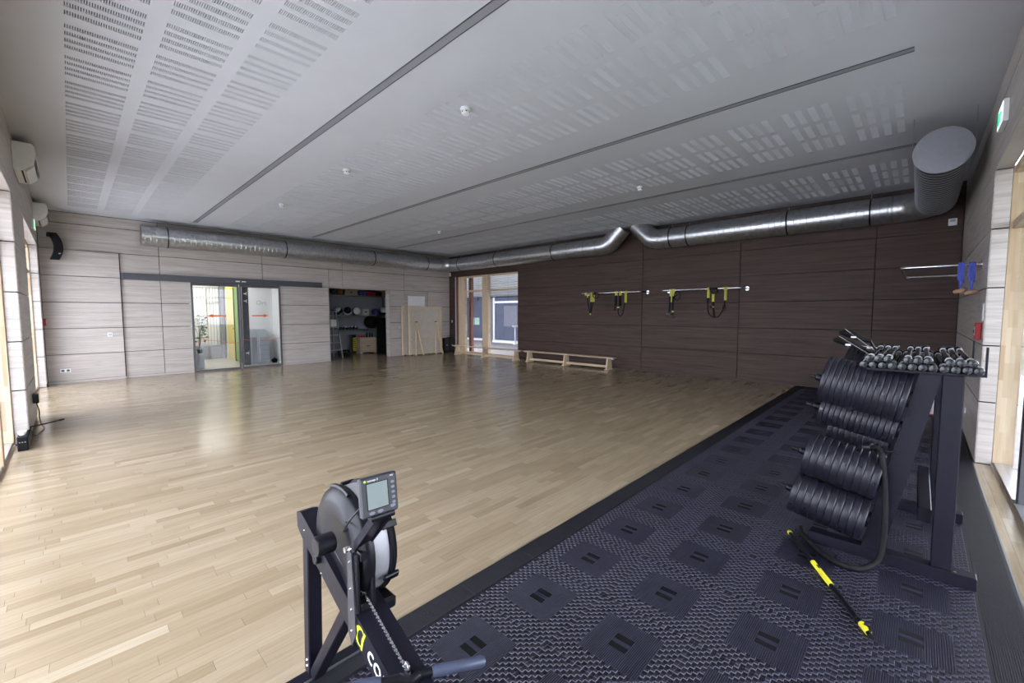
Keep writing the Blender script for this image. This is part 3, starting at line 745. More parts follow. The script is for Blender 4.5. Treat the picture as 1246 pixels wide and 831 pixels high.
mb = MB(); ring(mb, (12.84, -DX, DZ), (1, 0, 0), DR, .03, .006); ring(mb, (RXd, -.86, DZ), (0, 1, 0), DR, .03, .012); mb.build('joint_band', 'dull_steel', du)
# ================================================================== AIR CONDITIONERS on the window wall
YZX = Matrix(((0, 0, 1, 0), (1, 0, 0, 0), (0, 1, 0, 0), (0, 0, 0, 1)))     # local (a,b,h) -> (h,a,b)
for x0, x1, lb in ((4.42, 5.30, 'nearer of the two white wall air conditioners above the left window wall'), (.33, 1.22, 'farther of the two white wall air conditioners, beside the curved black speaker')):
    ac = thing('air_conditioner', lb, 'air conditioner', ((x0+x1)/2, -W, 3.2), 'wall air conditioners')
    y = -W+.002
    MB().prism([(y, 3.58), (y, 3.26), (y+.09, 3.26), (y+.165, 3.33), (y+.19, 3.42), (y+.185, 3.55), (y+.16, 3.58)][::-1], x0, x1, YZX).build('casing', 'white_plastic', ac)
    MB().prism([(y+.095, 3.255), (y+.172, 3.325), (y+.176, 3.32), (y+.10, 3.248)], x0+.05, x1-.05, YZX).build('air_flap', 'white_plastic', ac)
    MB().prism([(y+.192, 3.40), (y+.189, 3.405), (y+.184, 3.35), (y+.187, 3.345)], x0+.03, x1-.03, YZX).build('trim_line', 'grey_metal', ac)
    MB().prism([(y+.06, 3.259), (y+.075, 3.259), (y+.075, 3.2575), (y+.06, 3.2575)][::-1], x0+.08, x1-.08, YZX).build('air_slot', 'black_matte', ac)
# ================================================================== small fittings
def exit_sign(loc, axis, lb):
    e = thing('exit_sign', lb, 'exit sign', loc); x, y, z = loc
    if axis == 'x': MB().box(x-.035, x, y-.17, y+.17, z-.09, z+.09, .004).build('housing', 'white_plastic', e); MB().box(x-.037, x-.0355, y-.16, y+.16, z-.08, z+.08).build('face', 'sign_glow', e); bx = lambda a, b, c, d: MB().box(x-.039, x-.0375, y+a, y+b, z+c, z+d).build('pictogram', 'sign_glow_green', e)
    else: MB().box(x-.17, x+.17, y, y+.035, z-.09, z+.09, .004).build('housing', 'white_plastic', e); MB().box(x-.16, x+.16, y+.0355, y+.037, z-.08, z+.08).build('face', 'sign_glow', e); bx = lambda a, b, c, d: MB().box(x+a, x+b, y+.0375, y+.039, z+c, z+d).build('pictogram', 'sign_glow_green', e)
    bx(.04, .13, -.06, .06); bx(-.03, -.005, .03, .055); bx(-.05, .01, -.03, .025); bx(-.06, -.03, -.06, -.03); bx(-.005, .025, -.055, -.03); bx(-.13, -.07, -.01, .01)
exit_sign((L-.001, -4.66, 3.19), 'x', 'green exit sign glowing above the right window')
exit_sign((1.9, -W+.001, 3.07), 'y', 'exit sign glowing above the far left window below an air conditioner')
def plate_item(name, lb, cat, x0, x1, y0, y1, z0, z1, mat='white_plastic', face=None, group=None):
    e = thing(name, lb, cat, ((x0+x1)/2, (y0+y1)/2, z0), group); MB().box(x0, x1, y0, y1, z0, z1, .004).build('cover', mat, e)
    if face: MB().box(*face).build('rocker', 'frost_print', e)
    return e
plate_item('light_switch', 'white switch plate on the pale wall left of the glass door', 'switch', .051, .060, -9.73, -9.645, .985, 1.07, face=(.0602, .064, -9.715, -9.66, 1.0, 1.055))
so = thing('wall_socket', 'white double socket low on the pale wall under the curved speaker', 'socket', (.055, -10.42, .23))
MB().box(.051, .060, -10.50, -10.34, .235, .315, .004).build('cover', 'white_plastic', so)
for yy in (-10.46, -10.38): MB().lathe([(.026, 0), (.026, .002), (.02, .002), (.018, -.006), (.0001, -.006)], TR(.0602, yy, .275) @ RX('x'), 16).build('socket_well', 'dark_grey_paint', so)
plate_item('light_switch', 'white switch on the pale wall between storeroom and trestle boards', 'switch', .001, .010, -2.275, -2.195, .975, 1.055, face=(.0102, .013, -2.26, -2.21, .99, 1.04))
plate_item('light_switch', 'white switch on the dark wall beside the courtyard window', 'switch', .09, .18, -.010, -.001, 1.15, 1.235, face=(.105, .165, -.013, -.0102, 1.165, 1.22))
plate_item('motion_sensor', 'small white sensor box high in the far room corner', 'sensor', .04, .10, -.05, -.001, 2.93, 3.07)
plate_item('thermostat', 'white wall box high on the dark wall under the duct outlet', 'wall box', 13.535, 13.64, -.022, -.001, 2.96, 3.075, face=(13.555, 13.62, -.025, -.0222, 3.02, 3.06))
plate_item('light_switch', 'white switch panel on the right wall above the red alarm box', 'switch', L-.012, L-.001, -4.045, -3.965, 1.42, 1.60, face=(L-.015, L-.0122, -4.03, -3.98, 1.45, 1.56))
fa = thing('fire_alarm', 'red fire alarm box on the right wall above the dumbbells', 'alarm', (L-.02, -3.84, 1.22))
MB().box(L-.045, L-.001, -3.92, -3.76, 1.23, 1.40, .006).build('box', 'red_plastic', fa); MB().box(L-.047, L-.0455, -3.89, -3.79, 1.27, 1.36).build('glass_plate', 'white_plastic', fa); MB().lathe([(.0001, 0), (.018, 0), (.018, .006), (.0001, .006)], TR(L-.048, -3.84, 1.31) @ RX('x') @ Matrix.Rotation(PI, 4, 'X'), 14).build('button', 'black_plastic', fa)
fa = thing('fire_alarm', 'tiny red alarm box on the window wall at the far left corner', 'alarm', (.2, -W, 1.15))
MB().box(.16, .27, -W+.001, -W+.045, 1.25, 1.40, .006).build('box', 'red_plastic', fa); MB().box(.18, .25, -W+.0455, -W+.047, 1.29, 1.36).build('glass_plate', 'white_plastic', fa)
plate_item('wall_socket', 'white socket low on the right wall behind the rack', 'socket', L-.010, L-.001, -2.77, -2.69, .26, .34, face=(L-.013, L-.0102, -2.75, -2.71, .28, .32))
# curved loudspeaker
sp = thing('curved_loudspeaker', 'black curved column loudspeaker on the pale wall in the left corner', 'loudspeaker', (.2, -10.4, 2.62))
def arc(off, n=10):
    out = []
    for k in range(n+1):
        t_ = -1+2*k/n; out.append((-10.33+off-.075*t_*t_-.01*t_, 2.90+.27*t_))
    return out
MB().prism(arc(.0)+arc(-.135)[::-1], .14, .30, YZX).build('cabinet', 'black_matte', sp)
MB().prism(arc(.006)+arc(-.002)[::-1], .15, .29, YZX).build('grille', 'black_plastic', sp)
MB().box(.05, .15, -10.56, -10.44, 3.10, 3.17, .005).bar((.13, -10.50, 3.13), (.18, -10.42, 3.13), .04, .03).build('wall_bracket', 'black_plastic', sp)
MB().box(.302, .304, -10.40, -10.37, 2.74, 2.755).build('badge', 'white_print', sp)
# ================================================================== BENCHES along the dark wall
def bench(x0, x1, yc, lb):
    b = thing('gym_bench', lb, 'bench', ((x0+x1)/2, yc, 0), 'low wooden gym benches')
    MB().box(x0, x1, yc-.115, yc+.115, .305, .335, .006).build('seat_board', 'pine_long', b)
    for k, f in enumerate((.055, .5, .945)):
        xx = x0+(x1-x0)*f
        MB().prism([(yc-.14, 0), (yc+.14, 0), (yc+.085, .304), (yc-.085, .304)], xx-.02, xx+.02, YZX).build('leg', 'pine', b)
        MB().box(xx-.05, xx+.05, yc-.15, yc+.15, .0005, .02, .004).build('foot_pad', 'pine', b)
    MB().box(x0+.2, x1-.2, yc-.03, yc+.03, .05, .11, .006).build('balance_beam', 'pine_long', b)
    for xx in (x0+.02, x1-.06): MB().box(xx, xx+.04, yc-.05, yc+.05, .28, .304, .002).build('hook_plate', 'dull_steel', b)
bench(.93, 4.22, -.52, 'long low wooden gym bench in front of the courtyard window')
bench(4.36, 7.52, -.42, 'long low wooden gym bench against the dark wall')
# ================================================================== TRESTLE BOARDS by the pale wall
def board(x, y0, y1, z1, lean, lb, legs):
    t_ = thing('trestle_board', lb, 'board', (x, (y0+y1)/2, 0), 'wood framed trestle boards')
    MB().box(x-.012, x, y0+.02, y1-.02, .06, z1-.02).build('board', 'pale_board', t_)
    for yy in (y0, y1-.075): MB().box(x-.03, x+.025, yy, yy+.075, .03, z1, .004).build('frame_post', 'pine', t_)
    for zz in (.03, z1-.06): MB().box(x-.028, x+.022, y0+.075, y1-.075, zz, zz+.06, .004).build('frame_rail', 'pine_long', t_)
    if legs:
        for zz in (.55, 1.17): MB().box(x+.002, x+.03, y0+.1, y1-.1, zz, zz+.04, .003).build('cross_rail', 'pine_long', t_)
        for yc in (y0+.28, y1-.30):
            for s in (-1, 1): MB().bar((x+.045, yc, 1.18), (x+.14+.05*(s > 0), yc+s*.14+.06, .01), .035, .05, .003, (1, 0, 0)).build('trestle_leg', 'pine', t_)
            MB().box(x+.03, x+.06, yc-.05, yc+.05, 1.185, 1.21, .003).build('hinge', 'black_plastic', t_)
    for yy in (y0+.1, y1-.35, y1-.1): MB().lathe([(.0001, 0), (.028, 0), (.028, .022), (.0001, .022)], TR(x, yy, .0285) @ RX('y'), 12).build('castor', 'black_plastic', t_)
board(.30, -2.05, -.62, 1.76, 0, 'front wood framed board with A shaped trestle legs', True)
board(.13, -2.22, -.75, 1.76, 0, 'wood framed board parked behind the front trestle board', False)
wp = thing('whiteboard', 'blank white board on the pale wall above the trestle boards', 'whiteboard', (.01, -1.5, 1.5)); MB().box(.001, .018, -1.88, -1.17, 1.50, 2.13, .003).build('sheet', 'white_paint', wp); MB().box(.0185, .02, -1.875, -1.175, 2.115, 2.125).build('edge', 'alu', wp)
for x0, x1, y0, y1, hh, lb in ((.04, .30, -.50, -.27, .56, 'black floor loudspeaker beside the trestle boards'), (.06, .30, -.24, -.03, .58, 'black floor loudspeaker tucked in the far room corner')):
    s_ = thing('floor_loudspeaker', lb, 'loudspeaker', ((x0+x1)/2, (y0+y1)/2, 0), 'black floor loudspeakers')
    MB().box(x0, x1, y0, y1, .0, hh, .012).build('cabinet', 'black_matte', s_); MB().box(x1+.0005, x1+.006, y0+.02, y1-.02, .1, hh-.03, .002).build('grille', 'black_plastic', s_)
    MB().box(x1+.0065, x1+.008, (y0+y1)/2-.03, (y0+y1)/2+.03, .29, .30).build('badge', 'white_print', s_)
# ================================================================== WALL BARS with SUSPENSION STRAPS
BY, BZ = -.42, 2.04
def ubar(name, a0, a1, lb):
    u = thing(name, lb, 'bar', ((a0+a1)/2, 0, BZ), 'steel wall bars')
    r = .06
    def cor(x, s): return [(x+s*(r-r*math.cos(q)), BY+(r-r*math.sin(q)), BZ) for q in [PI/2*k/5 for k in range(6)]]
    c0 = cor(a0, 1); c1 = cor(a1, -1)[::-1]
    MB().tube([(a0, -.004, BZ)]+c0+c1+[(a1, -.004, BZ)], .017, 12).build('bent_bar', 'chrome', u)
    for x in (a0, a1):
        MB().lathe([(.0001, 0), (.042, 0), (.042, .008), (.0001, .008)], TR(x, -.009, BZ) @ RX('y'), 20).build('wall_flange', 'chrome', u)
    MB().tube([(a1, -.36, BZ), (a1, -.09, BZ)], .0185, 12).build('unlit_arm_sleeve', 'black_plastic', u)  # black sleeve on the return arm: its unlit look put into colour
ubar('wall_bar', 6.42, 8.2, 'steel wall bar on the dark wall nearer the courtyard window'); ubar('wall_bar', 8.76, 10.51, 'steel wall bar on the dark wall nearer the weight rack')
def strap(mb, pts, w=.038, th=.006):
    """flat webbing along points, facing the room"""
    for a, b in zip(pts[:-1], pts[1:]): mb.bar(a, b, w, th, .001, (0, 1, 0))
    return mb
def loop_over(mb, x, z, w=.04):
    """webbing wrapped over the bar and hanging to z"""
    ptsf = [(x, BY-.026, z), (x, BY-.026, BZ+.005)]
    strap(mb, ptsf, w); strap(mb, [(x, BY+.026, z), (x, BY+.026, BZ+.005)], w)
    c = [(x, BY-.026*math.cos(q), BZ+.004+.022*math.sin(q)) for q in [PI*k/6 for k in range(7)]]
    for a, b in zip(c[:-1], c[1:]): mb.bar(a, b, w, .006, 0, (1, 0, 0)) if False else mb.bar(a, b, .006, w, 0, (1, 0, 0))
    return mb
def trainer(lb, x): return thing('suspension_trainer', lb, 'exercise strap', (x, BY, 1.4), 'yellow and black suspension trainers')
FY = BY-.03
def handle(mb, x, z):
    mb.tube([(x-.05, FY-.01, z), (x+.05, FY-.01, z)], .017, 10)
    mb.tube([(x-.045, FY-.01, z), (x, FY, z+.11), (x+.045, FY-.01, z)], .008, 6)
t1 = trainer('short suspension trainer hanging leftmost on its bar by the window', 6.75)
loop_over(MB(), 6.60, 1.99, .04).build('yellow_loop', 'yellow_strap', t1)
strap(MB(), [(6.66, FY, 1.99), (6.67, FY, 1.93)], .03).build('yellow_tab', 'yellow_strap', t1)
for xx in (6.78, 6.85): loop_over(MB(), xx, 1.81, .024).build('yellow_strap', 'yellow_strap', t1)
strap(MB(), [(6.67, FY, 1.93), (6.69, FY, 1.79), (6.73, FY-.01, 1.62), (6.775, FY-.01, 1.49)], .035).build('black_strap', 'black_matte', t1)
strap(MB(), [(6.79, FY, 1.81), (6.785, FY-.01, 1.65), (6.78, FY-.01, 1.49)], .035).build('black_strap', 'black_matte', t1)
strap(MB(), [(6.85, FY, 1.81), (6.82, FY-.01, 1.65), (6.79, FY-.01, 1.50)], .03).build('black_strap', 'black_matte', t1)
MB().tube([(6.93+.085*math.cos(q), FY, 1.985+.075*math.sin(q)) for q in [2*PI*k/20 for k in range(20)]], .010, 8, True).build('foot_loop', 'black_matte', t1)
loop_over(MB(), 6.88, 2.0, .10).build('bar_wrap', 'black_matte', t1)
strap(MB(), [(6.782, FY-.02, 1.50), (6.784, FY-.02, 1.46)], .04).build('yellow_tag', 'yellow_strap', t1)
t2 = trainer('suspension trainer with two thick black rolls, right on the bar by the window', 7.66)
for xx, z in ((7.54, 1.95), (7.655, 1.95)): loop_over(MB(), xx, z, .04).build('yellow_loop', 'yellow_strap', t2)
loop_over(MB(), 7.81, 1.77, .035).build('yellow_strap', 'yellow_strap', t2); loop_over(MB(), 7.81, 2.01, .075).build('yellow_loop', 'yellow_strap', t2)
MB().tube([(7.545, FY, 1.96), (7.54, FY, 1.69)], .034, 10).build('foam_grip', 'black_matte', t2)
MB().tube([(7.665, FY, 1.96), (7.668, FY, 1.69)], .040, 10).build('foam_grip', 'black_matte', t2)
strap(MB(), [(7.53, FY, 1.70), (7.515, FY, 1.56)], .04).build('black_strap', 'black_matte', t2)
MB().box(7.595, 7.65, FY-.02, FY-.005, 1.635, 1.67).build('yellow_tag', 'yellow_strap', t2)
MB().tube([(7.62, FY, 1.69), (7.61, FY, 1.55), (7.63, FY, 1.46), (7.68, FY, 1.43), (7.73, FY, 1.46), (7.76, FY, 1.55), (7.79, FY, 1.66), (7.80, FY, 1.78)], .012, 8).build('black_strap', 'black_matte', t2)
MB().tube([(7.76+.03*math.cos(q), FY-.012, 1.60+.07*math.sin(q)) for q in [2*PI*k/16 for k in range(16)]], .009, 8, True).build('buckle_loop', 'black_plastic', t2)
t3 = trainer('suspension trainer with grey hand grips, left on the bar nearer the rack', 9.03)
for xx in (8.99, 9.06): loop_over(MB(), xx, 1.90, .042).build('yellow_loop', 'yellow_strap', t3)
strap(MB(), [(9.025, FY-.012, 1.92), (9.02, FY-.012, 1.76)], .03).build('yellow_strap', 'yellow_strap', t3)
strap(MB(), [(8.985, FY, 1.90), (8.985, FY, 1.70), (8.97, FY-.01, 1.50)], .045).build('black_strap', 'black_matte', t3)
strap(MB(), [(9.06, FY, 1.90), (9.055, FY, 1.70), (9.06, FY-.01, 1.46)], .045).build('black_strap', 'black_matte', t3)
for xx, z in ((8.965, 1.50), (9.05, 1.43)): MB().tube([(xx-.05, FY-.03, z), (xx+.05, FY-.03, z-.02)], .030, 12).build('hand_grip', 'grey_metal', t3)
MB().box(9.045, 9.085, FY-.03, FY-.012, 1.52, 1.56).build('yellow_tag', 'yellow_strap', t3)
MB().tube([(9.145+.065*math.cos(q), FY, 1.905+.105*math.sin(q)) for q in [2*PI*k/20 for k in range(20)]], .010, 8, True).build('foot_loop', 'black_matte', t3)
strap(MB(), [(9.07, FY, 1.88), (9.16, FY, 1.93)], .025).build('loop_strap', 'black_matte', t3)
t4 = trainer('widest suspension trainer with a deep U shaped strap, right on the bar nearer the rack', 10.0)
loop_over(MB(), 9.845, 1.84, .042).build('yellow_strap', 'yellow_strap', t4); loop_over(MB(), 10.20, 1.78, .038).build('yellow_strap', 'yellow_strap', t4); loop_over(MB(), 10.20, 2.01, .08).build('yellow_loop', 'yellow_strap', t4)
strap(MB(), [(9.955, FY, 1.93), (9.955, FY, 1.755)], .05).build('yellow_strap', 'yellow_strap', t4)
loop_over(MB(), 9.955, 2.02, .17).build('bar_wrap', 'black_matte', t4)
MB().tube([(9.88, FY, 2.03), (9.955, FY-.01, 1.925), (10.03, FY, 1.96), (10.05, FY, 2.03)], .012, 8).build('foot_loop', 'black_matte', t4)
strap(MB(), [(9.845, FY, 1.84), (9.845, FY, 1.72)], .05).build('black_strap', 'black_matte', t4)
MB().tube([(9.845, FY, 1.74), (9.845, FY, 1.60), (9.87, FY, 1.50), (9.92, FY, 1.44), (10.0, FY, 1.405), (10.08, FY, 1.43), (10.14, FY, 1.52), (10.19, FY, 1.64), (10.20, FY, 1.78)], .011, 8).build('black_strap', 'black_matte', t4)
strap(MB(), [(9.955, FY, 1.75), (9.965, FY, 1.63), (9.99, FY, 1.42)], .045).build('black_strap', 'black_matte', t4)
MB().tube([(10.19+.03*math.cos(q), FY-.012, 1.62+.07*math.sin(q)) for q in [2*PI*k/16 for k in range(16)]], .009, 8, True).build('buckle_loop', 'black_plastic', t4)
MB().tube([(9.90, FY-.03, 1.65), (9.95, FY-.03, 1.62)], .025, 10).build('hand_grip', 'black_plastic', t4); MB().box(9.95, 9.985, FY-.03, FY-.012, 1.625, 1.65).build('yellow_tag', 'yellow_strap', t4)
# wall bar on the right wall with blue ring straps
u = thing('wall_bar', 'steel wall bar sticking out from the right wall above the dumbbells', 'bar', (L, -2.7, 2.02), 'steel wall bars')
XO = 13.08; r = .06
pts = [(L-.004, -3.55, 2.02)]+[(XO+r-r*math.sin(q), -3.55+r-r*math.cos(q), 2.02) for q in [PI/2*k/5 for k in range(6)]]+[(XO+r-r*math.cos(q), -1.75-r+r*math.sin(q), 2.02) for q in [PI/2*k/5 for k in range(6)]]+[(L-.004, -1.75, 2.02)]
MB().tube(pts, .017, 12).build('bent_bar', 'chrome', u)
for yy in (-3.55, -1.75): MB().lathe([(.0001, 0), (.055, 0), (.055, .008), (.0001, .008)], TR(L-.009, yy, 2.02) @ RX('x'), 20).build('wall_flange', 'chrome', u)
for xx, yy, z, lb in ((13.565, -3.55, 1.74, 'blue strap with wooden ring grip, left of the pair on the right wall bar'), (13.645, -3.55, 1.72, 'blue strap with wooden ring grip, right of the pair against the right wall')):
    g = thing('ring_strap', lb, 'exercise strap', (xx, yy, z), 'blue straps with wooden grips')
    b_ = MB()
    for k in range(4):
        a = (k-1.5)*.013
        b_.tube([(xx+a, yy-.03+.004*k, 1.86-.01*k), (xx+a, yy-.026, 2.02), (xx+a, yy, 2.044), (xx+a, yy+.026, 2.02), (xx+a, yy+.03, 1.87)], .008, 6)
    b_.build('strap_bundle', 'blue_strap', g)
    MB().tube([(xx-.012, yy-.03, 1.88), (xx-.006, yy-.03, z+.03)], .007, 6).tube([(xx+.012, yy-.03, 1.88), (xx+.004, yy-.03, z+.03)], .007, 6).build('tail', 'blue_strap', g)
    MB().tube([(xx+.034*math.cos(q), yy-.03+.05*math.sin(q), z+.03*math.cos(q)*.3) for q in [2*PI*k/16 for k in range(16)]], .022, 10, True).build('wooden_grip', 'ring_wood', g)
# ================================================================== ROWING MACHINE
rw = thing('rowing_machine', 'black indoor rowing machine with grey monitor and round flywheel cage', 'rowing machine', (11.52, -9.67, 0))
RY0, RY1 = -9.70, -9.635; RYC = (RY0+RY1)/2
XZY = Matrix(((1, 0, 0, 0), (0, 0, -1, 0), (0, 1, 0, 0), (0, 0, 0, 1)))     # local (a,b,h) -> (a,-h,b)
def side(mb, poly, y0, y1): return mb.prism(poly, -y1, -y0, XZY)
def zt(x): return .708-.412*(x-11.516)                     # top edge of the sloping beam
xe = 12.72
bpoly = [(11.47, zt(11.47)-.03), (11.515, zt(11.515)+.002), (xe, zt(xe)), (xe, zt(xe)-.10), (11.52, zt(11.52)-.10), (11.475, zt(11.475)-.088)]
side(MB(), bpoly[::-1], RY0, RY1).build('main_beam', 'black_coat', rw)
lp_ = [(11.93, zt(11.93)-.002), (xe, zt(xe)-.002), (xe, zt(xe)-.10), (11.93, zt(11.93)-.10)]
side(MB(), lp_[::-1], RY1+.0005, RY1+.038).build('beam_flank', 'black_coat', rw)
for (x, dz) in ((11.545, -.05), (11.70, -.095)): MB().lathe([(.0001, 0), (.004, 0), (.003, .002), (.0001, .0025)][::1], TR(x, RY0-.0005, zt(x)+dz) @ RX('y') @ Matrix.Rotation(PI, 4, 'X'), 10).build('bolt', 'chrome', rw)
# upright plate carrying the monitor arm
side(MB(), [(11.935, .725), (11.965, .725), (11.985, .46), (11.955, .40), (11.93, .44)][::-1], RY0-.006, RY0-.0005).build('upright_plate', 'monitor_case', rw)
for (x, z) in ((11.952, .69), (11.955, .60), (11.958, .53), (11.955, .455)): MB().lathe([(.0001, 0), (.005, 0), (.0035, .003), (.0001, .0035)], TR(x, RY0-.0065, z) @ RX('y') @ Matrix.Rotation(PI, 4, 'X'), 10).build('bolt', 'chrome', rw)
mb = MB()                                                   # chain guide frame
X0, X1 = 11.955, 11.985
mb.box(X0, X1, RY0, RY0+.014, .52, .72, .004).box(X0, X1, RY1-.012, RY1+.004, .52, .72, .004).box(X0, X1, RY0+.014, RY1-.012, .69, .72, .004).box(X0, X1, RY0+.014, RY1-.012, .52, .545, .004)
mb.build('guide_frame', 'black_plastic', rw)
# flywheel cage
FX, FZ, FR = 11.79, .675, .198
My = RX('y')
def drum(y0, y1, prof): return MB().lathe([(r_, y0+(y1-y0)*t_) for r_, t_ in prof], TR(FX, 0, FZ) @ My, 48)
drum(-9.632, -9.575, [(FR-.012, 0), (FR-.008, .02), (FR-.008, .98), (FR-.012, 1)]).build('perforated_band', 'silver_band', rw)
drum(-9.575, -9.545, [(FR-.03, 0), (FR, .02), (FR+.004, .4), (FR-.004, .85), (FR-.03, 1), (.12, 1.0), (.09, .75), (.0001, .75)]).build('side_cover', 'black_plastic', rw)
drum(-9.682, -9.632, [(.0001, .12), (.07, .1), (.10, .02), (.155, -.10), (FR-.03, .0), (FR-.004, .35), (FR+.003, .7), (FR, 1), (FR-.03, 1)]).build('side_cover', 'black_plastic', rw)
for k in range(7):
    a = 2*PI*k/7+.5; c = (FX+(FR+.008)*math.cos(a), 0, FZ+(FR+.008)*math.sin(a))
    MB().box(-.012, .012, -9.60, -9.545, -.006, .008, .003, TR(c[0], 0, c[2]) @ Matrix.Rotation(PI/2-a, 4, 'Y')).build('cage_lug', 'black_plastic', rw)
o = MB().tube([(FX+(FR+.002)*math.cos(a), -9.655, FZ+(FR+.002)*math.sin(a)) for a in [math.radians(q) for q in range(72, 116, 4)]], .009, 8).build('carry_handle', 'black_plastic', rw)
MB().lathe([(.030, 0), (.034, .004), (.034, .055), (.030, .062), (.0001, .062)], TR(11.83, RY0-.005, .715) @ My @ Matrix.Rotation(PI, 4, 'X'), 24).build('damper_hub', 'black_plastic', rw)
MB().lathe([(.018, 0), (.018, .016), (.014, .020), (.0001, .020)], TR(11.69, RY0-.0005, .592) @ My @ Matrix.Rotation(PI, 4, 'X'), 18).build('knob', 'black_plastic', rw)
MB().box(FX+.10, FX+.19, -9.632, -9.55, FZ-.205, FZ-.16, .01, None).build('cage_foot', 'black_plastic', rw)
for dy in (-.008, .008): MB().tube([(11.62, RYC+dy, .70), (11.93, RYC+dy, .575)], .0025, 6).build('bungee_line', 'black_plastic', rw)
# legs and front foot
MB().bar((11.535, RYC, .625), (11.515, RYC-.002, .03), .055, .05, .004, (1, 0, 0)).build('leg', 'black_coat', rw)
MB().bar((11.87, RYC, zt(11.87)-.09), (11.545, RYC, .03), .050, .045, .004, (1, 0, 0)).build('leg', 'black_coat', rw)
mb = MB().box(11.50, 11.555, -9.95, -9.37, .0155, .032, .004)
ff = mb.build('front_foot', 'black_coat', rw)
MB().box(11.5555, 11.557, -9.95, -9.37, .02, .031).build('foot_edge', 'dull_steel', ff)
for z in (.065, .09): MB().lathe([(.0001, 0), (.006, 0), (.004, .003), (.0001, .0035)], TR(11.52, RYC-.03, z) @ My @ Matrix.Rotation(PI, 4, 'X'), 10).build('bolt', 'chrome', rw)
# monorail, seat and rear leg (mostly outside the picture)
MB().box(12.70, 13.95, RY0+.005, RY1-.005, .185, .265, .006).build('monorail', 'alu', rw)
MB().box(13.30, 13.55, -9.81, -9.53, .29, .33, .015).build('seat', 'black_plastic', rw) if False else None
MB().box(12.62, 12.80, -9.86, -9.71, .20, .42, .01, None).build('foot_stretcher', 'black_plastic', rw); MB().box(12.62, 12.80, -9.62, -9.47, .20, .42, .01).build('foot_stretcher', 'black_plastic', rw)
MB().box(13.80, 13.90, -9.85, -9.48, .0125, .04, .005).build('rear_foot', 'black_coat', rw) if False else None
MB().box(12.9, 12.98, -9.87, -9.46, .0155, .04, .005).bar((12.94, RYC, .04), (12.94, RYC, .19), .06, .05, .003, (1, 0, 0)).build('rear_foot', 'black_coat', rw)
# monitor
tl = Vector((12.100, -9.729, 1.007)); ex = Vector((.010, .1165, 0)).normalized(); ez = Vector((-.14, .0, 1)); ez = (ez-ex*ez.dot(ex)).normalized(); en = ex.cross(ez)
mc = Vector((12.095, -9.671, .947))
MM = Matrix(((ex[0], ez[0], en[0], mc[0]), (ex[1], ez[1], en[1], mc[1]), (ex[2], ez[2], en[2], mc[2]), (0, 0, 0, 1)))
mo = MB().box(-.059, .059, -.060, .060, -.022, 0, .005, MM).build('monitor', 'monitor_case', rw)
MB().box(-.038, .026, -.036, .040, .0002, .0012, 0, MM).build('screen', 'screen_lcd', mo)
MB().box(-.041, .029, -.039, .043, .0000, .0006, 0, MM).build('screen_surround', 'black_plastic', mo)
for k in range(5): MB().lathe([(.0055, 0), (.0045, .0025), (.0001, .003)], MM @ TR(.044, .030-.0155*k, 0) @ Matrix.Diagonal((1.1, .8, 1, 1)), 12).build('button', 'button_grey', mo)
for k, xx in enumerate((-.027, -.001, .040)): MB().lathe([(.0075, 0), (.0062, .0025), (.0001, .003)], MM @ TR(xx, -.048+.006*(k == 2), 0) @ Matrix.Diagonal((1.25, .7, 1, 1)), 14).build('button', 'button_grey', mo)
text_part('concept 2', .0085, MM @ TR(-.036, .0465, .0004), 'lettering', 'white_print', mo, .0002)
text_part('PM3', .006, MM @ TR(.036, .048, .0004), 'lettering', 'white_print', mo, .0002)
MB().lathe([(.0036, 0), (.0036, .0004)], MM @ TR(-.043, .0495, .0003), 14).build('logo_mark', 'lime_print', mo)
MB().tube([tuple(MM @ Vector((-.030, -.066, -.012))), tuple(MM @ Vector((.045, -.066, -.012)))], .012, 14).build('pivot_barrel', 'black_plastic', rw)
ar = MB().bar((11.955, -9.664, .735), tuple(MM @ Vector((.004, -.070, -.014))), .052, .016, .004, (-1, 0, 1)).build('monitor_arm', 'black_plastic', rw)
for s in (-1, 1): MB().bar((11.955, -9.664+s*.026, .735), tuple(MM @ Vector((.004+s*.026, -.070, -.012))), .005, .026, .001, (-1, 0, 1)).build('arm_side', 'black_coat', rw)
MB().lathe([(.0001, 0), (.011, 0), (.013, .008), (.009, .018), (.0001, .018)], TR(11.958, RY0-.006, .738) @ My @ Matrix.Rotation(PI, 4, 'X'), 14).build('arm_bolt', 'chrome', rw)
MB().tube([tuple(MM @ Vector((-.056, -.03, -.022))), (12.04, -9.745, .87), (11.99, -9.74, .82), (11.955, -9.71, .80), (11.90, -9.69, .80)], .003, 6).build('sensor_cable', 'black_plastic', rw)
# chain and handle
c0, c1 = Vector((11.945, RYC+.004, .575)), Vector((12.205, RYC+.012, .437))
ch = MB(); n_ = 46; dd = (c1-c0)/n_
for k in range(n_):
    a = c0+dd*k; b = a+dd*.82
    ch.bar(a, b, .010 if k % 2 else .006, .004 if k % 2 else .009, 0)
ch.build('chain', 'chrome', rw)
hc = Vector((12.215, -9.655, .425)); hd = Vector((.100, .205, -.02)).normalized()
hs = Vector((-.03, -.225, -.0)).normalized()
hb = MB().tube([hc-hd*.03, hc+Vector((.012, .0, -.006)), hc+hd*.03], .014, 12).tube([c1, hc], .010, 10)
ha = hb.build('handle_yoke', 'black_plastic', rw)
MB().tube([(c1.x+.012*math.cos(q), c1.y, c1.z+.012+.014*math.sin(q)) for q in [2*PI*k/16 for k in range(16)]], .004, 8, True).build('shackle', 'chrome', ha)
MB().tube([hc+hd*.03, hc+hd*.06, hc+hd*.075], [.012, .012, .010], 12).build('handle_core', 'black_plastic', ha)
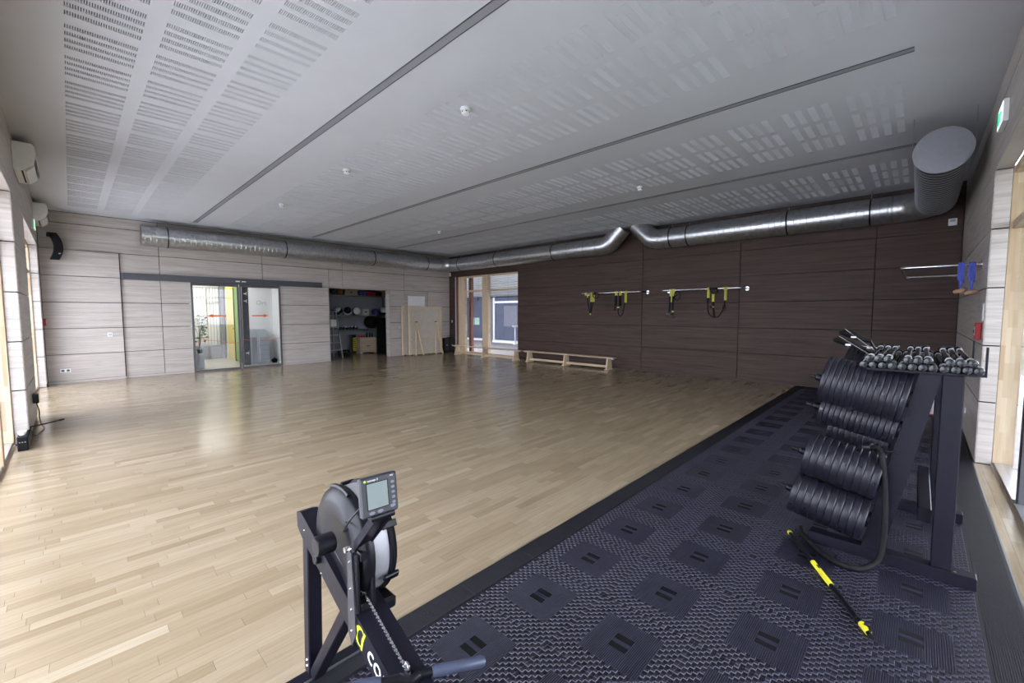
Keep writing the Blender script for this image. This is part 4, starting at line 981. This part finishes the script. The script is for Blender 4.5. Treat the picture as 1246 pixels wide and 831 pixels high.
MB().tube([hc+hd*.07, hc+hd*.085, hc+hd*.15, hc+hd*.225, hc+hd*.235], [.014, .0165, .0155, .0165, .012], 14).build('hand_grip', 'grip_blue_black', ha)
he = Vector((-.03, -.2, .0)).normalized()
MB().tube([hc-hd*.03, hc-hd*.09], .012, 12).build('handle_core', 'black_plastic', ha)
MB().tube([hc-hd*.08, hc-hd*.095, hc-hd*.16, hc-hd*.235], [.014, .0165, .0155, .0165], 14).build('hand_grip', 'grip_blue_black', ha)
# side print
sl = math.atan(.412)
bx = Vector((math.cos(sl), 0, -math.sin(sl))); bz = Vector((math.sin(sl), 0, math.cos(sl)))
def beam_m(x, up):
    p_ = Vector((x, RY0-.0008, zt(x)-.10))+bz*up
    n = Vector((0, -1, 0))
    return Matrix(((bx[0], bz[0], n[0], p_[0]), (bx[1], bz[1], n[1], p_[1]), (bx[2], bz[2], n[2], p_[2]), (0, 0, 0, 1)))
Mb = beam_m(11.955, .012)
ring_ = []
for k in range(15):
    a = math.radians(55+250*k/14); ring_.append((.032+.032*math.cos(a), .036+.036*math.sin(a)))
inn = []
for k in range(15):
    a = math.radians(305-250*k/14); inn.append((.038+.021*math.cos(a), .036+.030*math.sin(a)))
MB().prism(ring_+inn, 0, .0006, Mb).build('logo_mark', 'lime_print', rw)
MB().prism([(.050, .072), (.060, .072), (.056, .036), (.060, 0), (.050, 0), (.044, .036)][::-1], 0, .0006, Mb).build('logo_mark', 'lime_print', rw)
text_part('concept 2', .092, beam_m(12.035, .022), 'lettering', 'white_print', rw, .0004)
# ================================================================== WEIGHT RACK
rk = thing('weight_rack', 'black steel weight plate rack with sloping posts and top dumbbell tray', 'weight rack', (13.2, -6.5, .0))
Z0 = .014
def frame(yc):
    MB().box(12.80, 13.545, yc-.04, yc+.04, Z0, .085, .004).build('base_foot', 'black_coat', rk)
    MB().box(13.365, 13.45, yc-.035, yc+.035, .085, 1.165, .004).build('upright_post', 'black_coat', rk)
    side(MB(), [(13.065, .085), (13.165, .085), (13.365, 1.165), (13.275, 1.165)], yc-.035, yc+.035).build('sloping_post', 'black_coat', rk)
    mb = MB()
    for x_ in (13.455,): mb.box(x_, x_+.012, yc-.04, yc-.028, .0855, .092)
    mb.build('bolt', 'chrome', rk)
NY, FYk = -6.99, -5.99
for yc in (NY, FYk): frame(yc)
MB().box(13.30, 13.36, NY+.037, FYk-.037, .30, .38, .004).build('cross_beam', 'black_coat', rk)
# tray
TZ = 1.168
MB().box(13.0, 13.515, -7.06, -5.90, TZ, TZ+.012, .002).build('tray_floor', 'black_coat', rk)
MB().box(13.0, 13.515, -7.066, -7.0605, TZ, TZ+.012, .001).build('tray_lip', 'black_coat', rk); MB().box(13.0, 13.515, -5.90, -5.894, TZ, TZ+.012, .001).build('tray_lip', 'black_coat', rk)
MB().box(12.994, 12.9995, -7.06, -5.90, TZ, TZ+.035, .001).build('tray_lip', 'black_coat', rk)
for yy in (-7.06, -6.30): MB().box(13.516, 13.524, yy, yy+.03, TZ, TZ+.155, .001).build('end_stop', 'black_coat', rk)
# pegs and plates
pd = Vector((-.982, 0, .190)); slope = (13.365-13.065)/(1.165-.085)
def on_post(z): return 13.065+ (13.275-13.065)/(1.165-.085)*(z-.085)
pm = {}
def plate_mesh(R, th):
    """rubber weight plate, axis z, with raised rim and steel hub"""
    key = (round(R, 3), round(th, 3))
    if key in pm: return pm[key]
    h = th/2; hub = .026
    pr = [(hub, -h*.8), (.055, -h*.8), (.06, -h*.55), (R*.72, -h*.55), (R*.76, -h*.92), (R-.004, -h), (R-.0008, -h*.82), (R, -h*.6), (R, h*.6), (R-.0008, h*.82), (R-.004, h), (R*.76, h*.92), (R*.72, h*.55), (.06, h*.55), (.055, h*.8), (hub, h*.8)]
    n = 44; V = []; F = []
    for r_, z_ in pr:
        for k in range(n): V.append((r_*math.cos(2*PI*k/n), r_*math.sin(2*PI*k/n), z_))
    N = len(pr)
    for i in range(N):
        j = (i+1) % N
        for k in range(n): F.append((i*n+k, i*n+(k+1) % n, j*n+(k+1) % n, j*n+k))
    body = MB().add(V, F, True).mesh('rubber_body', 'plate_rubber')
    hb_ = MB().lathe([(hub-.001, -h*.82), (hub+.005, -h*.82), (hub+.005, h*.82), (hub-.001, h*.82)], None, 20, True, False).mesh('steel_hub', 'dull_steel')
    sb = MB()
    for a in (20,):
        q = math.radians(a); sb.lathe([(.0075, 0), (.0085, .0008), (.006, .0012), (.0001, .0006)], Matrix.Rotation(q, 4, 'Z') @ TR(R-.0004, 0, 0) @ RX('x'), 12)
    st = sb.mesh('moulded_stud', 'black_vinyl')
    pm[key] = (body, hb_, st); return pm[key]
def orient(d):
    d = Vector(d).normalized(); x = Vector((0, 1, 0)); y = d.cross(x).normalized(); x = y.cross(d)
    return Matrix(((x[0], y[0], d[0], 0), (x[1], y[1], d[1], 0), (x[2], y[2], d[2], 0), (0, 0, 0, 1)))
OM = orient(pd)
rp = random.Random(11)
PEGS = [(1.005, .152, 14, .0285, 'top'), (.825, .095, 14, .0265, 'second'), (.515, .140, 10, .0375, 'third'), (.245, .140, 10, .0385, 'lowest')]
for yc, side_w in ((NY, 'near'), (FYk, 'far')):
    for (zp, R, n, th, nm) in PEGS:
        base = Vector((on_post(zp), yc, zp))
        ln = n*th+.045
        pg = MB().tube([base+pd*-.01, base+pd*ln], .0235, 16).build('peg', 'black_coat', rk)
        MB().tube([base+pd*(ln+.0005), base+pd*(ln+.012), base+pd*(ln+.02), base+pd*(ln+.05)], [.022, .022, .010, .009], 12).build('peg_tip', 'black_plastic', pg)
        MB().tube([base+pd*(.001), base+pd*.012], .05, 20).build('peg_collar', 'black_coat', pg)
        body, hb_, st = plate_mesh(R, th-.0012)
        for k in range(n):
            c = base+pd*(.016+th*(k+.5))
            sag = .0024
            lb = 'black rubber weight plate, %s from the tip of the %s %s peg' % (ORD[n-1-k], side_w, nm)
            e = bpy.data.objects.new('weight_plate', None); COL.objects.link(e); e.empty_display_size = .05
            e.matrix_world = Matrix.Translation(c-Vector((0, 0, sag))) @ OM @ Matrix.Rotation(rp.uniform(0, 6.28), 4, 'Z')
            tag(e, lb, 'weight plate', 'weight plates on the %s %s peg' % (side_w, nm))
            for nm2, me in (('rubber_body', body), ('steel_hub', hb_), ('moulded_stud', st)):
                q_ = bpy.data.objects.new(nm2, me); COL.objects.link(q_); q_.parent = e
# pump bars lying on the tray, their rubber ends to the camera
sm_ = MB().tube([(0, -.60, 0), (0, .60, 0)], .0125, 14).mesh('shaft', 'black_vinyl')
em_ = []
for s in (-1, 1):
    em_.append(MB().lathe([(.0001, .565), (.013, .565), (.019, .572), (.0205, .585), (.0205, .618), (.018, .628), (.0001, .631)], RX('y') if s > 0 else RX('y') @ Matrix.Rotation(PI, 4, 'X'), 18).mesh('end_sleeve', 'black_vinyl'))
cm_ = MB().lathe([(.0122, -.012), (.017, -.012), (.017, .012), (.0122, .012)], RX('y'), 16, True, False).mesh('collar', 'dull_steel')
def pump_bar(x, y, z, rz, lb, grp):
    e = thing('pump_bar', lb, 'barbell bar', (x, y, z), grp); e.rotation_euler = (0, 0, rz)
    for nm2, me, oy in (('shaft', sm_, 0), ('end_sleeve', em_[0], 0), ('end_sleeve', em_[1], 0), ('collar', cm_, -.45), ('collar', cm_, .45)):
        q_ = bpy.data.objects.new(nm2, me); COL.objects.link(q_); q_.parent = e; q_.location = (0, oy, 0)
zb = TZ+.0125+.0205
for k in range(12):
    pump_bar(13.036+.0415*k, -6.475, zb, 0, 'black pump bar, %s from left in the bottom layer on the rack tray' % ORD[k], 'bottom layer of pump bars')
ub = [13.05675+.0415*k for k in (0, 1, 2, 4, 5, 6, 8, 9, 10)]
rd = random.Random(5)
for k, xx in enumerate(ub):
    pump_bar(xx, -6.47+rd.uniform(-.02, .02), zb+.0358, 0, 'black pump bar, %s from left in the top layer on the rack tray' % ORD[k], 'top layer of pump bars')
# grips on the tray's left end
for k, (p0, tipz, lb) in enumerate((((12.94, -6.36, 1.215), 0, 'black paddle shaped grip with thin steel rod, lower of the two at the tray end'), ((12.955, -6.20, 1.235), .05, 'black paddle shaped grip with thin steel rod, upper of the two at the tray end'))):
    g = thing('cable_grip', lb, 'exercise grip', (p0[0], p0[1], TZ+.012), 'black cable grips')
    x_, y_, z_ = p0
    z_ += tipz*.6
    MB().tube([(x_-.135, y_, z_+.085), (x_-.10, y_, z_+.085), (x_-.04, y_, z_+.065), (x_+.015, y_, z_+.035), (x_+.055, y_, z_+.028)], [.012, .026, .027, .018, .014], 12, False, 1.6).build('grip_pad', 'black_matte', g)
    MB().tube([(x_-.10, y_-.03, z_+.115), (x_+.085, y_-.06, z_-.012-tipz*.6)], .0035, 8).build('steel_rod', 'chrome', g)
    MB().tube([(x_+.05, y_, z_+.03), (x_+.085, y_+.02, z_-.015-tipz*.6)], .008, 8).build('stem', 'black_plastic', g)
    MB().box(x_-.06, x_-.03, y_-.045, y_-.03, z_+.05, z_+.062).build('label', 'white_print', g)
tag(MB().prism([(-.13, 0), (-.05, .012), (.05, .003), (.07, -.012), (0, -.006)][::-1], -.02, .02, TR(12.99, -6.06, 1.235) @ XZY).build('foam_strip', 'white_plastic'), 'pale foam strip sticking out behind the grips on the rack', 'foam strip')
# disc standing by the right wall behind the rack
dc = thing('balance_disc', 'round white disc with red rim standing by the right wall behind the rack', 'disc', (13.465, -1.65, .012))
Md = TR(13.455, -1.65, .262) @ Matrix.Rotation(math.radians(84), 4, 'X')
MB().lathe([(.0001, -.02), (.10, -.026), (.20, -.018), (.232, -.004), (.232, .004), (.20, .012), (.0001, .012)], Md, 44).build('disc', 'disc_white', dc)
MB().lathe([(.231, -.016), (.244, -.016), (.249, 0), (.244, .016), (.231, .016)], Md, 44, True, False).build('rim', 'red_plastic', dc)
# battle rope hanging on the near post
rp_pts = [(13.085, -7.05, .70), (13.115, -7.075, .715), (13.135, -7.085, .69), (13.15, -7.09, .60), (13.162, -7.09, .45), (13.168, -7.095, .30), (13.165, -7.10, .16), (13.15, -7.12, .07), (13.10, -7.19, .034), (13.05, -7.235, .031), (12.98, -7.235, .031), (12.90, -7.18, .031), (12.83, -7.09, .031), (12.77, -6.99, .031), (12.74, -6.88, .031)]
def smooth(pts, m_=7):
    out = []
    P = [Vector(p) for p in pts]
    for i in range(len(P)-1):
        a, b, c, d = P[max(i-1, 0)], P[i], P[i+1], P[min(i+2, len(P)-1)]
        for k in range(m_):
            t_ = k/m_
            out.append(.5*((2*b)+(c-a)*t_+(2*a-5*b+4*c-d)*t_*t_+(3*b-a-3*c+d)*t_**3))
    return out+[P[-1]]
br = thing('battle_rope', 'thick black rope hanging from the near rack post down onto the mat', 'rope', (13.05, -7.2, .012))
S_ = smooth(rp_pts, 12); rr_ = [.0145+.0022*(k % 2) for k in range(len(S_))]
MB().tube(S_, rr_, 10).build('rope', 'black_matte', br)
MB().tube([(13.06, -7.045, .70), (13.095, -7.06, .712)], .024, 12).build('rope_end_cap', 'black_plastic', br)
MB().tube([(13.155, -7.032, .685), (13.185, -7.035, .70), (13.215, -7.032, .69)], .006, 8).build('anchor_strap', 'black_plastic', br)
# pole on the mat
a, b = Vector((12.689, -7.004, .0275)), Vector((13.173, -7.843, .0275))
b = Vector((13.160, -7.825, .0275)); d_ = (b-a)
stk = thing('exercise_pole', 'black pole with yellow middle band and yellow tip lying on the mat', 'exercise pole', tuple((a+b)/2-Vector((0, 0, .014))))
A = lambda t_: a+d_*t_
MB().tube([A(.02), A(.385)], .0125, 14).build('pole', 'black_plastic', stk); MB().tube([A(.62), A(.93)], .0125, 14).build('pole', 'black_plastic', stk)
MB().tube([A(.385), A(.62)], .0138, 14).build('yellow_band', 'yellow_plastic', stk)
MB().tube([A(0), A(.006), A(.03)], [.009, .0130, .0135], 14).build('end_cap', 'yellow_plastic', stk)
MB().tube([A(.93), A(.99)], .0145, 14).build('yellow_band', 'yellow_plastic', stk)
MB().tube([A(.95)+Vector((0, 0, .016)), A(.965)+Vector((.012, .004, .008)), A(.985)+Vector((.008, .0, .014)), A(1.0)+Vector((0, 0, .004)), A(1.012)+Vector((.005, -.004, -.006))], .0055, 8).build('webbing', 'black_matte', stk)
MB().tube([A(.99), A(1.012)], .011, 12).build('plug', 'black_plastic', stk)
hk = A(.90)+Vector((.03, .018, .006))
MB().tube([A(.90)+Vector((.012, .006, .006)), hk, hk+Vector((.018, .012, .008)), hk+Vector((.020, .002, .020)), hk+Vector((.006, -.002, .022))], .0045, 8).build('hook', 'black_plastic', stk)
MB().tube([A(.90)+Vector((.0165*math.cos(q)*.86, .0165*math.cos(q)*.5, .0165*math.sin(q))) for q in [2*PI*k/16 for k in range(16)]], .0035, 6, True).build('strap_ring', 'black_matte', stk)
um = d_.normalized(); wn = Vector((0, 0, 1)); vv = wn.cross(um)
for f in (.44,):
    p_ = A(f)+Vector((0, 0, .0139)); Mt = Matrix(((um[0], vv[0], 0, p_[0]), (um[1], vv[1], 0, p_[1]), (0, 0, 1, p_[2]), (0, 0, 0, 1)))
    MB().box(0, .03, -.005, .005, 0, .0008, 0, Mt).build('print_patch', 'black_matte', stk)
# ================================================================== black box with cables at the left wall
bx_ = thing('amplifier_box', 'black box with a white cup shape on top standing by the left window post', 'equipment box', (5.9, -10.72, 0))
MB().box(5.62, 6.26, -10.765, -10.685, .001, .155, .006).build('casing', 'black_matte', bx_)
MB().box(5.64, 6.24, -10.6845, -10.682, .02, .135).build('front_panel', 'black_plastic', bx_)
for k in range(3): MB().tube([(6.264, -10.745+.02*k, .10), (6.268, -10.745+.02*k, .10)], .006, 10).build('port', 'dull_steel', bx_)
cpp = thing('white_cup', 'small white cup on the black box by the left window', 'cup', (6.14, -10.735, .155))
MB().lathe([(.0001, 0), (.022, 0), (.033, .03), (.036, .045), (.032, .045), (.019, .006), (.0001, .006)], TR(6.14, -10.728, .1555), 20).build('bowl', 'white_plastic', cpp)
tb = thing('microphone_stick', 'thin black rod laid across the black box, pointing into the room', 'rod', (5.8, -10.6, .16))
MB().tube([(5.78, -10.74, .163), (5.62, -10.56, .163), (5.50, -10.45, .163)], .008, 10).build('rod', 'black_plastic', tb); MB().tube([(5.50, -10.45, .163), (5.47, -10.42, .163)], .013, 10).build('rod_tip', 'black_plastic', tb)
pc = thing('plug_adapter', 'black plug adapter with dangling cable on the left wall pier', 'adapter', (4.9, -W, .3))
MB().box(4.86, 4.98, -W+.001, -W+.055, .33, .45, .006).build('plug_body', 'black_plastic', pc)
MB().tube(smooth([(4.92, -W+.03, .33), (4.95, -W+.05, .22), (4.85, -W+.045, .12), (4.95, -W+.06, .05), (5.1, -W+.09, .012), (5.3, -W+.06, .012), (5.6, -W+.03, .03)], 6), .006, 8).build('cable', 'black_plastic', pc)
# ================================================================== STOREROOM contents
sh = thing('storage_shelf', 'grey metal shelf unit with three shelves inside the storeroom', 'shelf', (-2.3, -2.7, 0))
SX0, SX1 = -2.58, -2.08
SHZ = (.90, 1.43, 2.19)
for z in SHZ: MB().box(SX0, SX1, -4.05, -1.42, z-.03, z, .003).build('shelf_board', 'dull_steel', sh)
for yy in (-4.05, -1.45):
    for xx in (SX0, SX1-.03): MB().box(xx, xx+.03, yy, yy+.03, -.02, 2.4).build('shelf_post', 'dark_grey_paint', sh)
def ball(x, y, z, r, m_, lb, band=None):
    b_ = thing('gym_ball', lb, 'ball', (x, y, z), 'balls on the storeroom shelves'); MB().sphere((x, y, z+r), r).build('ball_skin', m_, b_)
    if band: MB().lathe([(r*math.cos(q)+.001, r*math.sin(q)) for q in [math.radians(a) for a in range(-25, 26, 10)]], TR(x, y, z+r) @ Matrix.Rotation(.7, 4, 'X') @ Matrix.Rotation(band, 4, 'Y'), 20).build('ball_panel', 'black_matte' if m_ == 'white_plastic' else 'white_plastic', b_)
ball(-2.25, -3.78, 2.19, .10, 'dark_grey_paint', 'dark grey ball leftmost on the top storeroom shelf'); ball(-2.25, -3.56, 2.19, .10, 'dark_grey_paint', 'dark grey ball beside the orange ball on the top storeroom shelf')
ball(-2.25, -3.34, 2.19, .105, 'orange_ball', 'orange ball on the top storeroom shelf')
def crate(x0, x1, y0, y1, z0, z1, m_, lb, cat='box', nm='storage_box'):
    b_ = thing(nm, lb, cat, ((x0+x1)/2, (y0+y1)/2, z0)); MB().box(x0, x1, y0, y1, z0, z1, .006).build('body', m_, b_); MB().box(x1+.0003, x1+.003, (y0+y1)/2-.035, (y0+y1)/2+.035, z1-.09*(z1-z0)/.2-.02, z1-.06*(z1-z0)/.2-.01).build('grip_hole', 'black_matte', b_); MB().box(x0-.004, x1+.004, y0-.004, y1+.004, z1+.0004, z1+.012, .003).build('lid', m_, b_); return b_
crate(-2.5, -2.10, -3.22, -2.72, 2.19, 2.37, 'plywood', 'pale wooden box on the top storeroom shelf')
ball(-2.2, -2.60, 2.19, .09, 'violet_vinyl', 'violet ball next to the wooden box on the top storeroom shelf'); ball(-2.2, -2.42, 2.19, .07, 'blue_strap', 'small blue ball on the top storeroom shelf')
crate(-2.5, -2.12, -2.32, -1.98, 2.19, 2.30, 'red_plastic', 'flat dark red case on the top storeroom shelf'); crate(-2.5, -2.12, -1.92, -1.72, 2.19, 2.29, 'black_matte', 'black case on the top storeroom shelf'); crate(-2.5, -2.12, -1.68, -1.50, 2.19, 2.36, 'plywood', 'small pale box at the right end of the top storeroom shelf')
ball(-2.25, -3.42, 1.43, .15, 'white_plastic', 'white and black ball leftmost on the middle storeroom shelf', .3); ball(-2.27, -3.05, 1.43, .16, 'black_matte', 'black ball with white panels on the middle storeroom shelf', .9); ball(-2.25, -2.72, 1.43, .155, 'white_plastic', 'white ball with black panels, rightmost of the three on the middle shelf', 1.4)
crate(-2.5, -2.1, -2.54, -2.28, 1.43, 1.66, 'pale_board', 'pale carton on the middle storeroom shelf')
ball(-2.25, -1.95, 1.43, .13, 'violet_vinyl', 'dark violet ball on the middle storeroom shelf'); ball(-2.2, -1.58, 1.43, .17, 'white_plastic', 'large white and black ball at the right of the middle storeroom shelf', .6)
for k in range(6):
    yy = -3.38+.125*k
    kb = thing('kettlebell', 'dark kettlebell, %s from the left on the lower storeroom shelf' % ORD[k], 'kettlebell', (-2.2, yy, .9), 'kettlebells on the lower storeroom shelf')
    MB().sphere((-2.2, yy, .9+.055), .055, 14).build('bell', 'black_vinyl', kb); MB().tube([(-2.2, yy+.034*math.cos(q), .99+.045*math.sin(q)) for q in [math.radians(a) for a in range(-20, 201, 20)]], .009, 8).build('handle', 'chrome', kb)
bag = thing('sports_bag', 'big black bag heaped on the lower storeroom shelf', 'bag', (-2.2, -2.1, .9)); MB().sphere((-2.28, -2.12, 1.16), .27, 18, .92).build('bag_body', 'black_matte', bag); MB().tube([(-2.1, -2.12+.14*math.cos(q), 1.28+.12*math.sin(q)) for q in [math.radians(a) for a in range(0, 181, 20)]], .012, 8).build('carry_strap', 'black_plastic', bag)
vb = thing('vault_box', 'brown wooden vaulting box standing on the storeroom floor', 'vaulting box', (-1.9, -2.55, 0))
MB().box(-2.15, -1.72, -2.86, -2.22, .05, .60, .006).build('box_body', 'plywood', vb)
for yy in (-2.86, -2.32): MB().box(-2.15, -1.72, yy, yy+.10, .0, .05).build('foot', 'plywood', vb)
for k in range(6): MB().lathe([(.0001, 0), (.014, 0), (.014, .002), (.0001, .002)], TR(-1.7195, -2.81, .10+.085*k) @ RX('x'), 10).build('hole', 'black_matte', vb)
MB().box(-1.7195, -1.717, -2.60, -2.48, .27, .295).build('grip_slot', 'black_matte', vb)
for k, (yy, m_, lb) in enumerate(((-2.78, 'red_plastic', 'red dumbbell set lying left on the vaulting box'), (-2.66, 'red_plastic', 'red dumbbell set lying right on the vaulting box'))):
    db_ = thing('hand_weight', lb, 'dumbbell', (-1.9, yy, .6), 'red weights on the vaulting box'); MB().tube([(-1.98, yy, .635), (-1.82, yy, .635)], .014, 10).build('grip', m_, db_)
    for s in (-1, 1): MB().tube([(-1.9+s*.05, yy, .637), (-1.9+s*.10, yy, .637)], .036, 6).build('weight_head', m_, db_)
for k, yy in enumerate((-2.5, -2.38, -2.28)):
    bt = thing('black_bottle', 'dark bottle, %s of three standing on the vaulting box' % ORD[k], 'bottle', (-1.9, yy, .6), 'bottles on the vaulting box'); MB().lathe([(.0001, 0), (.035, 0), (.035, .14), (.015, .17), (.015, .19), (.0001, .19)], TR(-1.9, yy, .6005), 14).build('body', 'black_plastic', bt); MB().lathe([(.018, 0), (.018, .02), (.0001, .02)], TR(-1.9, yy, .7912), 12).build('cap', 'black_matte', bt)
yr = thing('hurdle_stack', 'black and yellow stack of hurdles left of the vaulting box', 'hurdles', (-2.0, -2.95, 0))
for k in range(7):
    MB().tube([(-1.98, -3.02, .12+.075*k), (-1.98, -2.90, .12+.075*k)], .02, 8).build('hurdle_bar', 'yellow_plastic' if k % 1 == 0 else 'black_matte', yr)
MB().box(-2.06, -2.01, -3.04, -2.88, .0, .70, .004).build('holder', 'black_matte', yr)
ld = thing('step_ladder', 'aluminium step ladder leaning at the left side of the storeroom opening', 'ladder', (-.7, -4.3, 0))
LX = -.75
def lrail(y0, y1): MB().bar((LX+.10, y0, .01), (LX-.12, y1, 1.60), .028, .055, .003, (1, 0, 0)).build('rail', 'alu', ld)
lrail(-4.44, -4.36); lrail(-4.02, -4.12)
for k in range(5):
    z = .28+.25*k; f = z/1.6; xx = LX+.10-.22*f; ya = -4.44+.08*f+.02; yb = -4.02-.10*f-.02
    MB().box(xx-.05, xx+.03, ya, yb, z-.012, z+.012, .003).build('step', 'alu', ld)
for yy, y2 in ((-4.42, -4.30), (-4.04, -4.18)): MB().bar((LX-.55, yy, .01), (LX-.18, y2, 1.58), .02, .03, .002, (1, 0, 0)).build('rear_strut', 'alu', ld)
MB().box(LX-.20, LX-.08, -4.37, -4.11, 1.60, 1.625, .004).build('top_plate', 'blue_strap', ld); MB().bar((LX-.15, -4.34, 1.62), (LX-.17, -4.32, 2.08), .02, .02, .002, (1, 0, 0)).build('support_pole', 'alu', ld)
MB().box(LX-.02, LX+.02, -4.36, -4.16, 1.06, 1.30, .01).build('tool_pouch', 'white_plastic', ld)
for k in range(5):
    yy = -2.02+.085*k
    m_ = thing('hanging_mat', 'black exercise mat hanging upright, %s from the left in the storeroom' % ORD[k], 'exercise mat', (-1.6, yy, 0), 'black mats hanging in the storeroom')
    MB().box(-1.9, -1.35, yy-.75, yy-.75+.06, .06, 1.32, .01).build('mat_sheet', 'black_matte', m_) if False else MB().box(-2.02, -1.35, yy, yy+.065, .02, 1.34, .012).build('mat_sheet', 'black_matte', m_)
    MB().box(-1.70, -1.66, yy+.02, yy+.045, 1.3405, 1.39).build('hanging_eyelet', 'dull_steel', m_)
for k, (yy, r_) in enumerate(((-3.42, .09), (-3.28, .07), (-3.14, .08))):
    b_ = thing('black_weight', 'small black weight, %s from the left under the lowest storeroom shelf' % ORD[k], 'weight', (-2.2, yy, 0), 'weights on the storeroom floor'); MB().lathe([(.0001, 0), (r_*.7, 0), (r_, .03), (r_, .10), (r_*.6, .15), (.0001, .15)], TR(-2.2, yy, .0005), 16).build('body', 'black_vinyl', b_); MB().tube([(-2.2-.04, yy, .15), (-2.2, yy, .2), (-2.2+.04, yy, .15)], .01, 8).build('handle', 'dull_steel', b_)
# ================================================================== CORRIDOR contents
bi = thing('bin_cabinet', 'grey curved-top metal cabinet behind the glass door', 'cabinet', (-1.2, -6.3, 0))
prof = [(-6.62, .0), (-6.10, .0), (-6.10, .98)]+[(-6.10-.52*k/8, .80+.22*math.cos(k/8*PI/2*1.0)-.02) for k in range(1, 9)]
def cab(y0, y1, x0, x1, nm):
    p_ = [(x0, 0), (x1, 0), (x1, .78)]+[(x1-(x1-x0)*k/8, .78+.24*math.sin(k/8*PI/2)) for k in range(1, 9)]
    return MB().prism(p_[::-1], -y1, -y0, XZY)
cab(-6.62, -6.42, -1.49, -1.06, 'a').build('module', 'bin_grey', bi); cab(-6.415, -6.10, -1.49, -1.02, 'b').build('module', 'bin_grey', bi)
for yy in (-6.60, -6.44, -6.40, -6.12): MB().box(-1.025 if yy > -6.42 else -1.06, -1.012 if yy > -6.42 else -1.05, yy, yy+.015, .03, .80).build('edge_strip', 'alu', bi)
for k in range(5): MB().box(-1.0195, -1.016, -6.38, -6.13, .12+.14*k, .126+.14*k).build('shelf_line', 'dark_grey_paint', bi)
MB().box(-1.0195, -1.00, -6.395, -6.385, .45, .62).build('pull_handle', 'chrome', bi)
bb_ = thing('black_bucket', 'small black round object on the corridor floor beside the cabinet', 'bucket', (-.95, -6.0, 0)); MB().lathe([(.0001, 0), (.06, 0), (.085, .05), (.08, .1), (.03, .13), (.0001, .13)], TR(-1.0, -6.0, 0), 18).build('body', 'black_matte', bb_); MB().tube([(-1.0, -6.06, .1), (-1.0, -6.0, .16), (-1.0, -5.94, .1)], .008, 8).build('handle', 'black_plastic', bb_)
pl = thing('potted_plant', 'leafy green plant on a slim pedestal behind the left glass pane', 'plant', (-.8, -7.85, 0))
MB().box(-.88, -.72, -7.98, -7.82, 0, .42, .006).build('pedestal', 'grey_paint', pl); MB().lathe([(.0001, 0), (.05, 0), (.075, .12), (.07, .12), (.0001, .10)], TR(-.8, -7.9, .4205), 16).build('pot', 'black_plastic', pl)
rl = random.Random(2); stems = MB()
for k in range(16):
    a = rl.uniform(0, 6.28); h = rl.uniform(.25, .95); r_ = rl.uniform(.04, .17)
    top = Vector((-.8+r_*math.cos(a), -7.9+r_*math.sin(a), .5+h)); stems.tube([(-.8, -7.9, .52), (-.8+r_*.3*math.cos(a), -7.9+r_*.3*math.sin(a), .5+h*.6), top], .003, 5)
    for q in range(4):
        c = top-Vector((0, 0, q*.09))+Vector((rl.uniform(-.05, .05), rl.uniform(-.05, .05), 0)); ang = rl.uniform(0, 6.28); s_ = rl.uniform(.05, .085)
        dirv = Vector((math.cos(ang), math.sin(ang), rl.uniform(-.5, .3))); w_ = Vector((-math.sin(ang), math.cos(ang), .2))
        V = [c-dirv*s_, c+w_*s_*.45+Vector((0, 0, .006)), c+dirv*s_, c-w_*s_*.45+Vector((0, 0, .006)), c+Vector((0, 0, -.004))]
        MB().add(V, [(0, 4, 1), (4, 2, 1), (0, 3, 4), (3, 2, 4)]).build('leaf', 'leaf_green', pl)
stems.build('stems', 'leaf_green', pl)
